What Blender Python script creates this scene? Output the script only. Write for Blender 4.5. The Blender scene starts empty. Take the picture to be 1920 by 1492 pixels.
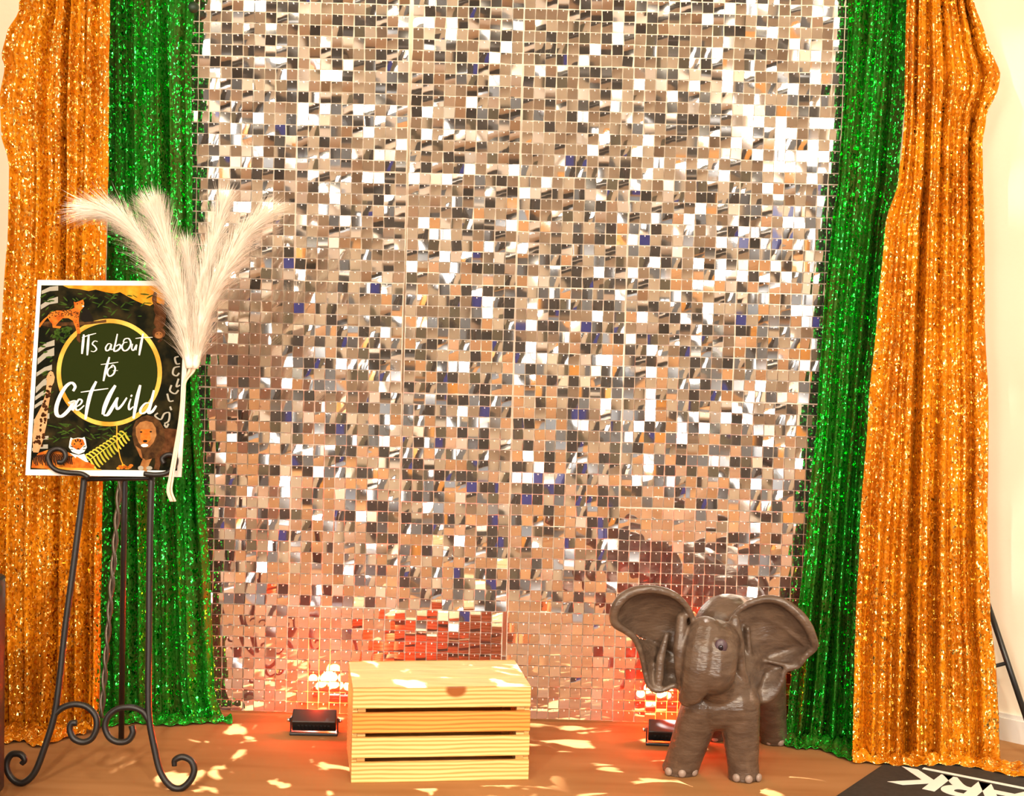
import bpy, bmesh, math, random
from mathutils import Vector, Matrix, noise

scene = bpy.context.scene
COL = scene.collection
RAD = math.radians
random.seed(11)

# ------------------------------------------------------------------ camera
F_PX = 2800.0
CAM = Vector((0.0, -4.30, 1.213))
PITCH, ROLL = RAD(3.5), RAD(1.6)
FWD = Vector((0, math.cos(PITCH), -math.sin(PITCH)))
R0 = Vector((1, 0, 0))
U0 = Vector((0, math.sin(PITCH), math.cos(PITCH)))
cr, sr = math.cos(ROLL), math.sin(ROLL)
cam_d = bpy.data.cameras.new('camera')
cam_d.sensor_fit = 'HORIZONTAL'
cam_d.sensor_width = 36.0
cam_d.lens = F_PX / 1920.0 * 36.0
cam_d.clip_start = 0.05
cam = bpy.data.objects.new('camera', cam_d)
COL.objects.link(cam)
right = R0 * cr + U0 * sr
up = U0 * cr - R0 * sr
m = Matrix((right, up, -FWD)).transposed().to_4x4()
m.translation = CAM
cam.matrix_world = m
scene.camera = cam

# ------------------------------------------------------------------ world and view
w = bpy.data.worlds.new('world')
scene.world = w
w.use_nodes = True
w.node_tree.nodes['Background'].inputs[0].default_value = (1.0, 0.86, 0.70, 1)
w.node_tree.nodes['Background'].inputs[1].default_value = 0.25
scene.view_settings.view_transform = 'Standard'
scene.view_settings.look = 'None'
scene.view_settings.gamma = 1.0
scene.view_settings.use_curve_mapping = False
scene.view_settings.exposure = 0.85
try:
    scene.cycles.max_bounces = 8
    scene.cycles.glossy_bounces = 5
    scene.cycles.diffuse_bounces = 3
    scene.cycles.sample_clamp_indirect = 25.0
    scene.cycles.caustics_reflective = False
    scene.cycles.caustics_refractive = False
except Exception:
    pass


def light(name, kind, loc, target, energy, color, **kw):
    d = bpy.data.lights.new(name, kind)
    d.energy = energy
    d.color = color
    for k, v in kw.items():
        setattr(d, k, v)
    o = bpy.data.objects.new(name, d)
    COL.objects.link(o)
    o.location = loc
    o.rotation_euler = (Vector(target) - Vector(loc)).to_track_quat('-Z', 'Y').to_euler()
    return o


WARM = (1.0, 0.86, 0.66)
# area lamps added behind the camera as fill and white reflections
light('window_daylight', 'AREA', (-2.6, -8.7, 1.7), (-0.6, 0, 1.0), 90, (1.0, 0.95, 0.88), shape='RECTANGLE', size=1.0, size_y=0.8)
light('window_daylight', 'AREA', (2.5, -8.7, 1.7), (0.6, 0, 1.0), 90, (1.0, 0.95, 0.88), shape='RECTANGLE', size=1.0, size_y=0.8)
# ceiling panel lamps added to light the unseen room
for x, y, e in ((-1.7, -2.6, 26), (1.7, -2.6, 26), (-1.7, -6.2, 55), (1.7, -6.2, 55)):
    light('ceiling_panel_light', 'AREA', (x, y, 3.14), (x, y + 0.0001, 0), e, WARM, shape='RECTANGLE', size=0.6, size_y=1.2)
# small spots added to make the sequin fabric sparkle, aimed at the backdrop
for x, z, e in ((-1.5, 2.95, 150), (-0.3, 2.98, 130), (0.8, 2.98, 130), (1.9, 2.95, 170)):
    light('track_spot', 'SPOT', (x, -4.9, z), (x * 0.75, 0, 0.75), e, (1.0, 0.84, 0.62), spot_size=RAD(52), spot_blend=0.7, shadow_soft_size=0.06)


def gobo(name, loc, target, energy, color, scale, size, lo, hi, seed, stretch=(1, 1)):
    """effect spotlight that throws small broken patches of light"""
    o = light(name, 'SPOT', loc, target, energy, color, spot_size=size, spot_blend=0.5, shadow_soft_size=0.004)
    d = o.data
    d.use_nodes = True
    nt = d.node_tree
    em = nt.nodes['Emission']
    tc = nt.nodes.new('ShaderNodeTexCoord')
    mp = nt.nodes.new('ShaderNodeMapping')
    mp.inputs['Location'].default_value = (seed, seed * 0.7, 0)
    mp.inputs['Scale'].default_value = (scale * stretch[0], scale * stretch[1], 0)
    no = nt.nodes.new('ShaderNodeTexNoise')
    no.inputs['Scale'].default_value = 1.0
    no.inputs['Detail'].default_value = 3.0
    no.inputs['Distortion'].default_value = 0.5
    mr = nt.nodes.new('ShaderNodeMapRange')
    mr.inputs['From Min'].default_value = lo
    mr.inputs['From Max'].default_value = hi
    nt.links.new(tc.outputs['Normal'], mp.inputs['Vector'])
    nt.links.new(mp.outputs['Vector'], no.inputs['Vector'])
    nt.links.new(no.outputs['Fac'], mr.inputs['Value'])
    nt.links.new(mr.outputs['Result'], em.inputs['Strength'])
    return o


gobo('effect_spot', (-0.5, -0.10, 2.55), (-0.42, -0.45, 0.0), 1100, (1.0, 0.95, 0.88), 24, RAD(27), 0.60, 0.645, 3.1, (1.0, 0.6))  # added spots in place of the glints mirrors throw on floor and crate
gobo('effect_spot', (0.35, -0.10, 2.55), (0.32, -0.40, 0.0), 1000, (1.0, 0.95, 0.88), 24, RAD(24), 0.60, 0.645, 7.7, (0.6, 1.2))
gobo('effect_spot', (-0.6, -3.0, 2.9), (1.6, -0.2, 1.2), 120, (1.0, 0.93, 0.80), 7, RAD(30), 0.50, 0.60, 1.7, (1.0, 1.6))  # added spot for the soft patches that mirrors throw on the slanted wall
# strip lamp added to brighten the wall behind the panels
light('cove_strip', 'AREA', (0, 0.30, 2.75), (0, 0.45, 1.2), 26, (1.0, 0.88, 0.66), shape='RECTANGLE', size=2.6, size_y=0.08)

# ------------------------------------------------------------------ helpers


def ray(px, py):
    u, v = px - 960.0, py - 746.0
    return FWD * F_PX + R0 * (u * cr + v * sr) - U0 * (-u * sr + v * cr)


def at(px, py, Y):
    d = ray(px, py)
    return CAM + d * ((Y - CAM.y) / d.y)


def on_floor(px, py, z=0.0):
    d = ray(px, py)
    return CAM + d * ((z - CAM.z) / d.z)


def pxm(Y):
    """metres per pixel at depth Y"""
    return (Y - CAM.y) / F_PX


class MB:
    def __init__(self):
        self.v, self.f, self.mi, self.smooth = [], [], [], []

    def add(self, vs, fs, mi=0, smooth=False):
        b = len(self.v)
        self.v += [tuple(p) for p in vs]
        self.f += [tuple(b + i for i in f) for f in fs]
        self.mi += [mi] * len(fs)
        self.smooth += [smooth] * len(fs)

    def box(self, lo, hi, M=None, mi=0):
        x0, y0, z0 = lo
        x1, y1, z1 = hi
        vs = [Vector(p) for p in ((x0, y0, z0), (x1, y0, z0), (x1, y1, z0), (x0, y1, z0), (x0, y0, z1), (x1, y0, z1), (x1, y1, z1), (x0, y1, z1))]
        if M is not None:
            vs = [M @ p for p in vs]
        self.add(vs, [(0, 3, 2, 1), (4, 5, 6, 7), (0, 1, 5, 4), (1, 2, 6, 5), (2, 3, 7, 6), (3, 0, 4, 7)], mi)

    def tube(self, pts, rad, seg=10, caps=True, mi=0, flat=1.0):
        pts = [Vector(p) for p in pts]
        n = len(pts)
        rr = rad if callable(rad) else (lambda s: rad)
        t = [(pts[min(i + 1, n - 1)] - pts[max(i - 1, 0)]).normalized() for i in range(n)]
        a = Vector((0, 0, 1)) if abs(t[0].z) < 0.9 else Vector((1, 0, 0))
        nrm = (a - t[0] * a.dot(t[0])).normalized()
        vs, fs = [], []
        for i in range(n):
            nrm = (nrm - t[i] * nrm.dot(t[i])).normalized()
            b = t[i].cross(nrm)
            r = rr(i / (n - 1))
            for k in range(seg):
                ang = 2 * math.pi * k / seg
                vs.append(pts[i] + nrm * (math.cos(ang) * r) + b * (math.sin(ang) * r * flat))
        for i in range(n - 1):
            for k in range(seg):
                k2 = (k + 1) % seg
                fs.append((i * seg + k, i * seg + k2, (i + 1) * seg + k2, (i + 1) * seg + k))
        if caps:
            fs.append(tuple(range(seg - 1, -1, -1)))
            fs.append(tuple((n - 1) * seg + k for k in range(seg)))
        self.add(vs, fs, mi, True)

    def ball(self, c, r, nu=12, nv=8, mi=0, M=None):
        rx, ry, rz = (r, r, r) if not hasattr(r, '__len__') else r
        c = Vector(c)
        vs, fs = [], []
        for j in range(nv + 1):
            ph = math.pi * j / nv
            for i in range(nu):
                th = 2 * math.pi * i / nu
                p = Vector((rx * math.sin(ph) * math.cos(th), ry * math.sin(ph) * math.sin(th), rz * math.cos(ph)))
                vs.append(c + (M @ p if M is not None else p))
        for j in range(nv):
            for i in range(nu):
                i2 = (i + 1) % nu
                fs.append((j * nu + i, (j + 1) * nu + i, (j + 1) * nu + i2, j * nu + i2))
        self.add(vs, fs, mi, True)

    def grid(self, fn, nu, nv, mi=0, smooth=True):
        vs = [fn(i / nu, j / nv) for j in range(nv + 1) for i in range(nu + 1)]
        fs = [(j * (nu + 1) + i, j * (nu + 1) + i + 1, (j + 1) * (nu + 1) + i + 1, (j + 1) * (nu + 1) + i) for j in range(nv) for i in range(nu)]
        self.add(vs, fs, mi, smooth)

    def build(self, name, mats, parent=None, bevel=0.0, origin=None, weld=False):
        me = bpy.data.meshes.new(name)
        vs = self.v
        if origin is not None:
            vs = [(p[0] - origin[0], p[1] - origin[1], p[2] - origin[2]) for p in vs]
        me.from_pydata(vs, [], self.f)
        if not isinstance(mats, (list, tuple)):
            mats = [mats]
        for mm in mats:
            me.materials.append(mm)
        me.polygons.foreach_set('material_index', self.mi)
        me.polygons.foreach_set('use_smooth', self.smooth)
        me.validate()
        me.update()
        if weld:
            bm = bmesh.new()
            bm.from_mesh(me)
            bmesh.ops.remove_doubles(bm, verts=bm.verts, dist=1e-5)
            bm.to_mesh(me)
            bm.free()
        o = bpy.data.objects.new(name, me)
        COL.objects.link(o)
        if origin is not None:
            o.location = origin
        if bevel:
            md = o.modifiers.new('bevel', 'BEVEL')
            md.width = bevel
            md.segments = 2
            md.limit_method = 'ANGLE'
        if parent is not None:
            adopt(o, parent)
        return o


def world_of(o):
    if o.rotation_mode == 'XYZ':
        L = Matrix.LocRotScale(o.location, o.rotation_euler, o.scale)
    else:
        L = Matrix.Translation(o.location)
    return (world_of(o.parent) @ o.matrix_parent_inverse @ L) if o.parent else L


def adopt(o, parent):
    o.parent = parent
    o.matrix_parent_inverse = world_of(parent).inverted()


def empty(name, loc=(0, 0, 0)):
    o = bpy.data.objects.new(name, None)
    o.empty_display_size = 0.05
    COL.objects.link(o)
    o.location = loc
    return o


def tag(o, label=None, cat=None, group=None, kind=None):
    if label:
        o['label'] = label
    if cat:
        o['category'] = cat
    if group:
        o['group'] = group
    if kind:
        o['kind'] = kind
    return o


def cr_curve(pts, per=10):
    pts = [Vector(p) for p in pts]
    P = [pts[0] * 2 - pts[1]] + pts + [pts[-1] * 2 - pts[-2]]
    out = []
    for i in range(1, len(P) - 2):
        for k in range(per):
            t = k / per
            a, b, c, d = P[i - 1], P[i], P[i + 1], P[i + 2]
            out.append(0.5 * ((2 * b) + (c - a) * t + (2 * a - 5 * b + 4 * c - d) * t * t + (3 * b - a - 3 * c + d) * t ** 3))
    out.append(pts[-1])
    return out


# ------------------------------------------------------------------ materials


def new_mat(name):
    mt = bpy.data.materials.new(name)
    mt.use_nodes = True
    return mt, mt.node_tree, mt.node_tree.nodes['Principled BSDF']


def plain(name, col, rough=0.5, metal=0.0, emit=None, strength=0.0, spec=0.5, trans=0.0):
    mt, nt, b = new_mat(name)
    b.inputs['Base Color'].default_value = (*col, 1)
    b.inputs['Roughness'].default_value = rough
    b.inputs['Metallic'].default_value = metal
    b.inputs['Specular IOR Level'].default_value = spec
    if trans:
        b.inputs['Transmission Weight'].default_value = trans
    if emit:
        b.inputs['Emission Color'].default_value = (*emit, 1)
        b.inputs['Emission Strength'].default_value = strength
    return mt


def N(nt, kind, **kw):
    n = nt.nodes.new(kind)
    for k, v in kw.items():
        if k in n.inputs:
            n.inputs[k].default_value = v
        else:
            setattr(n, k, v)
    return n


def ramp(nt, stops):
    r = nt.nodes.new('ShaderNodeValToRGB')
    el = r.color_ramp.elements
    while len(el) < len(stops):
        el.new(0.5)
    for e, (p, c) in zip(el, stops):
        e.position = p
        e.color = (*c, 1)
    return r


def noisy(name, c1, c2, scale, rough=0.6, detail=3, bump=0.0, bscale=None, stretch=(1, 1, 1), metal=0.0, spec=0.5, lo=0.35, hi=0.65):
    mt, nt, b = new_mat(name)
    tc = N(nt, 'ShaderNodeTexCoord')
    mp = N(nt, 'ShaderNodeMapping')
    mp.inputs['Scale'].default_value = stretch
    nt.links.new(tc.outputs['Object'], mp.inputs['Vector'])
    no = N(nt, 'ShaderNodeTexNoise', Scale=scale, Detail=detail)
    nt.links.new(mp.outputs['Vector'], no.inputs['Vector'])
    r = ramp(nt, [(lo, c1), (hi, c2)])
    nt.links.new(no.outputs['Fac'], r.inputs['Fac'])
    nt.links.new(r.outputs['Color'], b.inputs['Base Color'])
    b.inputs['Roughness'].default_value = rough
    b.inputs['Metallic'].default_value = metal
    b.inputs['Specular IOR Level'].default_value = spec
    if bump:
        n2 = N(nt, 'ShaderNodeTexNoise', Scale=bscale or scale * 4, Detail=4)
        nt.links.new(mp.outputs['Vector'], n2.inputs['Vector'])
        bp = N(nt, 'ShaderNodeBump', Strength=bump, Distance=0.01)
        nt.links.new(n2.outputs['Fac'], bp.inputs['Height'])
        nt.links.new(bp.outputs['Normal'], b.inputs['Normal'])
    return mt


def sequin_cloth(name, base, dark, shine, cell, spread, rough):
    """fabric covered in tiny metallic sequins, each tilted its own way"""
    mt, nt, b = new_mat(name)
    tc = N(nt, 'ShaderNodeTexCoord')
    mp = N(nt, 'ShaderNodeMapping')
    mp.inputs['Scale'].default_value = (1.0, 1.0, 0.8)
    nt.links.new(tc.outputs['Object'], mp.inputs['Vector'])
    vo = N(nt, 'ShaderNodeTexVoronoi', Scale=cell)
    nt.links.new(mp.outputs['Vector'], vo.inputs['Vector'])
    sub = N(nt, 'ShaderNodeVectorMath', operation='SUBTRACT')
    sub.inputs[1].default_value = (0.5, 0.5, 0.5)
    nt.links.new(vo.outputs['Color'], sub.inputs[0])
    sc = N(nt, 'ShaderNodeVectorMath', operation='SCALE')
    sc.inputs['Scale'].default_value = spread
    nt.links.new(sub.outputs[0], sc.inputs[0])
    ge = N(nt, 'ShaderNodeNewGeometry')
    ad = N(nt, 'ShaderNodeVectorMath', operation='ADD')
    nt.links.new(ge.outputs['Normal'], ad.inputs[0])
    nt.links.new(sc.outputs[0], ad.inputs[1])
    nm = N(nt, 'ShaderNodeVectorMath', operation='NORMALIZE')
    nt.links.new(ad.outputs[0], nm.inputs[0])
    nt.links.new(nm.outputs[0], b.inputs['Normal'])
    no = N(nt, 'ShaderNodeTexNoise', Scale=9.0, Detail=5.0)
    mp2 = N(nt, 'ShaderNodeMapping')
    mp2.inputs['Scale'].default_value = (1.6, 1.6, 0.45)
    nt.links.new(tc.outputs['Object'], mp2.inputs['Vector'])
    nt.links.new(mp2.outputs['Vector'], no.inputs['Vector'])
    r = ramp(nt, [(0.36, dark), (0.60, base)])
    nt.links.new(no.outputs['Fac'], r.inputs['Fac'])
    gl = N(nt, 'ShaderNodeMixRGB')
    gl.inputs[2].default_value = (*shine, 1)
    nt.links.new(r.outputs['Color'], gl.inputs[1])
    nt.links.new(gl.outputs[0], b.inputs['Base Color'])
    b.inputs['Specular IOR Level'].default_value = 0.15
    sep = N(nt, 'ShaderNodeSeparateColor')
    nt.links.new(vo.outputs['Color'], sep.inputs['Color'])
    vo2 = N(nt, 'ShaderNodeTexVoronoi', Scale=cell * 0.9)
    nt.links.new(mp.outputs['Vector'], vo2.inputs['Vector'])
    sep2 = N(nt, 'ShaderNodeSeparateColor')
    nt.links.new(vo2.outputs['Color'], sep2.inputs['Color'])
    m1 = N(nt, 'ShaderNodeMapRange')
    m1.inputs['From Min'].default_value = 0.66
    m1.inputs['From Max'].default_value = 0.70
    m1.inputs['To Min'].default_value = 0.25
    m1.inputs['To Max'].default_value = 1.0
    nt.links.new(sep2.outputs['Red'], m1.inputs['Value'])
    nt.links.new(m1.outputs['Result'], b.inputs['Metallic'])
    m3 = N(nt, 'ShaderNodeMapRange')
    m3.inputs['From Min'].default_value = 0.66
    m3.inputs['From Max'].default_value = 0.70
    nt.links.new(sep2.outputs['Red'], m3.inputs['Value'])
    nt.links.new(m3.outputs['Result'], gl.inputs['Fac'])
    m2 = N(nt, 'ShaderNodeMapRange')
    m2.inputs['From Min'].default_value = 0.66
    m2.inputs['From Max'].default_value = 0.70
    m2.inputs['To Min'].default_value = 0.6
    m2.inputs['To Max'].default_value = rough
    nt.links.new(sep2.outputs['Red'], m2.inputs['Value'])
    nt.links.new(m2.outputs['Result'], b.inputs['Roughness'])
    return mt


def wood(name, light_c, mid_c, dark_c, scale, stretch, rough=0.5, knot=None, spec=0.4):
    mt, nt, b = new_mat(name)
    tc = N(nt, 'ShaderNodeTexCoord')
    mp = N(nt, 'ShaderNodeMapping')
    mp.inputs['Scale'].default_value = stretch
    nt.links.new(tc.outputs['Object'], mp.inputs['Vector'])
    no = N(nt, 'ShaderNodeTexNoise', Scale=scale * 0.35, Detail=3.0)
    nt.links.new(mp.outputs['Vector'], no.inputs['Vector'])
    wv = N(nt, 'ShaderNodeTexWave', Scale=scale, Distortion=5.0, Detail=2.0)
    wv.inputs['Detail Scale'].default_value = 0.6
    wv.bands_direction = 'Z'
    nt.links.new(mp.outputs['Vector'], wv.inputs['Vector'])
    r = ramp(nt, [(0.0, light_c), (0.75, mid_c), (1.0, dark_c)])
    nt.links.new(wv.outputs['Fac'], r.inputs['Fac'])
    mx = N(nt, 'ShaderNodeMixRGB', blend_type='MULTIPLY')
    mx.inputs['Fac'].default_value = 0.5
    r2 = ramp(nt, [(0.3, (0.72, 0.62, 0.5)), (0.7, (1, 1, 1))])
    nt.links.new(no.outputs['Fac'], r2.inputs['Fac'])
    nt.links.new(r.outputs['Color'], mx.inputs[1])
    nt.links.new(r2.outputs['Color'], mx.inputs[2])
    out = mx.outputs[0]
    if knot is not None:
        vm = N(nt, 'ShaderNodeVectorMath', operation='DISTANCE')
        k2 = N(nt, 'ShaderNodeMapping')
        k2.inputs['Scale'].default_value = (1.0, 0.35, 1.35)
        nt.links.new(tc.outputs['Object'], k2.inputs['Vector'])
        nt.links.new(k2.outputs['Vector'], vm.inputs[0])
        vm.inputs[1].default_value = (knot[0], knot[1] * 0.35, knot[2] * 1.35)
        rk = ramp(nt, [(0.022, (1, 1, 1)), (0.030, (0, 0, 0))])
        nt.links.new(vm.outputs['Value'], rk.inputs['Fac'])
        mk = N(nt, 'ShaderNodeMixRGB')
        nt.links.new(rk.outputs['Color'], mk.inputs['Fac'])
        nt.links.new(out, mk.inputs[1])
        mk.inputs[2].default_value = (0.30, 0.085, 0.012, 1)
        out = mk.outputs[0]
    nt.links.new(out, b.inputs['Base Color'])
    b.inputs['Roughness'].default_value = rough
    b.inputs['Specular IOR Level'].default_value = spec
    return mt


M = {}
M['wall'] = noisy('cream_wall_paint', (0.80, 0.69, 0.53), (0.84, 0.73, 0.57), 3.0, 0.85, bump=0.05, bscale=60)
M['room_wall'] = noisy('tan_room_paint', (0.64, 0.52, 0.38), (0.69, 0.57, 0.43), 2.0, 0.85)
M['ceiling'] = noisy('ceiling_paint', (0.70, 0.58, 0.43), (0.74, 0.62, 0.47), 2.0, 0.9)
M['base'] = plain('baseboard_white', (0.72, 0.68, 0.62), 0.5)
M['floor'] = wood('floor_wood', (0.40, 0.205, 0.085), (0.33, 0.155, 0.06), (0.24, 0.10, 0.035), 5.0, (0.55, 3.0, 1.0), 0.70, spec=0.04)
M['dark_door'] = plain('dark_brown_door', (0.030, 0.022, 0.016), 0.4)
M['grey_door'] = plain('slate_grey_panel', (0.17, 0.19, 0.22), 0.5)
M['olive_door'] = plain('olive_brown_panel', (0.12, 0.10, 0.055), 0.6)
M['blue_door'] = plain('blue_panel', (0.02, 0.03, 0.28), 0.5)
M['orange_door'] = plain('honey_wood_door', (0.85, 0.40, 0.08), 0.5)
M['pane'] = plain('bright_window_pane', (0.9, 0.9, 0.9), 0.2, emit=(1.0, 0.96, 0.90), strength=2.4)  # glowing panes added to give white squares in the mirrors
M['lamp_pane'] = plain('ceiling_lamp_diffuser', (0.9, 0.9, 0.9), 0.4, emit=(1.0, 0.88, 0.70), strength=5.0)
M['mirror'] = plain('mirror_sequin', (0.93, 0.92, 0.90), 0.03, 0.975)
M['clear'] = plain('clear_grid_plastic', (0.86, 0.74, 0.60), 0.35, spec=0.6)
M['hook'] = plain('hook_plastic', (0.95, 0.90, 0.85), 0.25, spec=0.8)
M['gold_cloth'] = sequin_cloth('gold_sequin_fabric', (0.70, 0.235, 0.004), (0.46, 0.125, 0.002), (1.0, 0.70, 0.20), 200.0, 0.85, 0.14)
M['green_cloth'] = sequin_cloth('green_sequin_fabric', (0.009, 0.140, 0.006), (0.040, 0.085, 0.008), (0.03, 0.85, 0.08), 200.0, 0.7, 0.14)
M['iron'] = plain('black_wrought_iron', (0.016, 0.013, 0.012), 0.42, 0.2)
M['black'] = plain('black_plastic', (0.012, 0.012, 0.013), 0.38)
M['black_metal'] = plain('black_painted_metal', (0.014, 0.014, 0.014), 0.35, 0.1)
M['steel'] = plain('bright_steel_knob', (0.7, 0.68, 0.65), 0.25, 1.0)
M['grey_plastic'] = plain('grey_socket_plastic', (0.45, 0.42, 0.38), 0.5)
M['led'] = plain('red_led_lens', (0.6, 0.05, 0.02), 0.2, emit=(1.0, 0.10, 0.02), strength=70.0)
M['white_card'] = plain('white_card', (0.88, 0.85, 0.80), 0.6)
M['ink_white'] = plain('white_print', (0.90, 0.88, 0.82), 0.6)

# ------------------------------------------------------------------ room shell


def wall_box(name, lo, hi, mat, M_=None):
    b = MB()
    b.box(lo, hi, M_)
    return tag(b.build(name, mat), kind='structure')


XL, XR, YB, YF, ZC = -3.6, 3.3, -9.2, 0.50, 3.2
wall_box('floor', (XL, YB, -0.05), (XR, YF + 0.1, 0.0), M['floor'])
wall_box('ceiling', (XL, YB, ZC), (XR, YF + 0.1, ZC + 0.05), M['ceiling'])
wall_box('wall_front', (XL, YF, 0), (XR, YF + 0.08, ZC), M['wall'])
wall_box('wall_left', (XL - 0.08, YB, 0), (XL, YF, ZC), M['room_wall'])
wall_box('wall_right', (XR, YB, 0), (XR + 0.08, YF, ZC), M['room_wall'])
wall_box('wall_back', (XL, YB - 0.08, 0), (XR, YB, ZC), M['room_wall'])
# slanting wall that comes forward at the right of the backdrop
p0 = on_floor(1895, 1388)
ang = RAD(-42)
MA = Matrix.Translation((p0.x, p0.y, 0)) @ Matrix.Rotation(ang, 4, 'Z')
b = MB()
b.box((-0.68, 0.0, 0), (2.3, 0.06, ZC), MA)
tag(b.build('wall_slanted', M['wall']), kind='structure')
b = MB()
b.box((-0.66, -0.016, 0.0), (2.2, 0.0, 0.065), MA)
b.box((-0.66, -0.010, 0.065), (2.2, 0.0, 0.078), MA)
tag(b.build('baseboard_right', M['base']), kind='structure')
b = MB()
b.box((XL, YF - 0.016, 0.0), (0.9, YF, 0.08))
tag(b.build('baseboard_front', M['base']), kind='structure')

# unseen rest of the room: windows, doors and panels invented for the mirrors to reflect
rb = random.Random(5)


def window_unit(n, lo, hi, axis):
    """frame, mullions and bright panes in a wall; axis 'x' = pane faces +Y, 'y' = pane faces sideways"""
    b = MB()
    a0, a1, z0, z1, d = lo[0], hi[0], lo[1], hi[1], lo[2]
    s = hi[2]

    def bx(u0, u1, w0, w1, t0, t1):
        if axis == 'x':
            b.box((u0, d + min(s * t0, s * t1), w0), (u1, d + max(s * t0, s * t1), w1))
        else:
            b.box((d + min(s * t0, s * t1), u0, w0), (d + max(s * t0, s * t1), u1, w1))
    bx(a0 - 0.05, a0, z0 - 0.05, z1 + 0.05, 0, 0.05)
    bx(a1, a1 + 0.05, z0 - 0.05, z1 + 0.05, 0, 0.05)
    bx(a0, a1, z0 - 0.05, z0, 0, 0.05)
    bx(a0, a1, z1, z1 + 0.05, 0, 0.05)
    bx((a0 + a1) / 2 - 0.02, (a0 + a1) / 2 + 0.02, z0, z1, 0, 0.04)
    fr = tag(b.build('window_%d' % n, M['dark_door']), kind='structure')
    for h in (0, 1):
        c = MB()
        u0, u1 = (a0, (a0 + a1) / 2 - 0.02) if h == 0 else ((a0 + a1) / 2 + 0.02, a1)
        if axis == 'x':
            c.box((u0, d + min(s * 0.01, s * 0.02), z0), (u1, d + max(s * 0.01, s * 0.02), z1))
        else:
            c.box((d + min(s * 0.01, s * 0.02), u0, z0), (d + max(s * 0.01, s * 0.02), u1, z1))
        c.build('pane', M['pane'], fr)


nwin = ndoor = 0
x = XL + 0.2
kinds = ['door', 'grey', 'window', 'door', 'wall', 'olive', 'door', 'window', 'grey', 'door', 'door', 'blue', 'olive', 'window', 'grey', 'wall', 'door', 'orange', 'door', 'grey', 'window', 'door', 'door', 'olive', 'door']  # bays of colour invented for the sequins to mirror
for k in kinds:
    wd = rb.uniform(0.22, 0.38)
    if x + wd > XR - 0.1:
        break
    if k == 'window':
        nwin += 1
        window_unit(nwin, (x + 0.05, rb.choice((0.75, 1.0, 1.3)), YB), (x + wd - 0.05, rb.choice((2.2, 2.45)), 1), 'x')
    elif k != 'wall':
        ndoor += 1
        h = rb.choice((2.0, 2.4, 2.8))
        b = MB()
        b.box((x, YB, 0.0), (x + wd, YB + 0.06, h))
        b.box((x + 0.06, YB + 0.06, 0.15), (x + wd - 0.06, YB + 0.075, h * 0.45))
        b.box((x + 0.06, YB + 0.06, h * 0.5), (x + wd - 0.06, YB + 0.075, h - 0.12))
        tag(b.build('door_%d' % ndoor, M[{'door': 'dark_door', 'grey': 'grey_door', 'blue': 'blue_door', 'orange': 'orange_door', 'olive': 'olive_door'}[k]]), kind='structure')
    x += wd + 0.02
for sx, wx, s in ((-1, XL, 1), (1, XR, -1)):
    y = YB + 0.5
    for k in ('door', 'window', 'grey', 'door', 'orange', 'window', 'door', 'blue', 'door', 'window'):
        wd = rb.uniform(0.3, 0.6)
        if k == 'window':
            nwin += 1
            window_unit(nwin, (y + 0.05, 0.9, wx), (y + wd - 0.05, 2.3, s), 'y')
        else:
            ndoor += 1
            b = MB()
            h = rb.choice((1.4, 2.1, 2.4))
            b.box((min(wx, wx + s * 0.06), y, 0.0), (max(wx, wx + s * 0.06), y + wd, h))
            b.box((min(wx + s * 0.06, wx + s * 0.075), y + 0.06, 0.2), (max(wx + s * 0.06, wx + s * 0.075), y + wd - 0.06, h - 0.15))
            tag(b.build('door_%d' % ndoor, M[{'door': 'dark_door', 'grey': 'grey_door', 'blue': 'blue_door', 'orange': 'orange_door', 'olive': 'olive_door'}[k]]), kind='structure')
        y += wd + rb.uniform(0.05, 0.35)
for i, (x0, x1, y0, y1) in enumerate(((-2.6, -0.7, -8.6, -5.6), (0.9, 2.7, -8.4, -5.8), (-0.4, 0.5, -8.8, -6.4))):
    b = MB()
    b.box((x0, y0, 0.0), (x1, y1, 0.008))
    tag(b.build('floor_runner', M['grey_door' if i == 2 else 'dark_door']), kind='structure')  # unseen runners added to darken what the mirrors reflect
for i, (lx, ly) in enumerate(((-1.7, -2.6), (1.7, -2.6), (-1.7, -6.2), (1.7, -6.2))):
    b = MB()
    for (u0, u1, v0, v1) in ((-0.34, -0.30, -0.64, 0.64), (0.30, 0.34, -0.64, 0.64), (-0.30, 0.30, -0.64, -0.60), (-0.30, 0.30, 0.60, 0.64)):
        b.box((lx + u0, ly + v0, ZC - 0.07), (lx + u1, ly + v1, ZC))
    tag(b.build('trim_%d' % (i + 5), M['base']), kind='structure')  # frames round the added ceiling lamps
for i, yy in enumerate((-3.6, -5.0, -7.2, -8.3)):
    b = MB()
    b.box((XL, yy - 0.09, ZC - 0.16), (XR, yy + 0.09, ZC))
    tag(b.build('trim_%d' % (i + 1), M['dark_door']), kind='structure')

# ------------------------------------------------------------------ sequin backdrop: panels of hanging mirror squares
PW = 0.314
P = PW / 10.0
X0 = -0.945
rs = random.Random(21)
S = 0.0288


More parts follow.
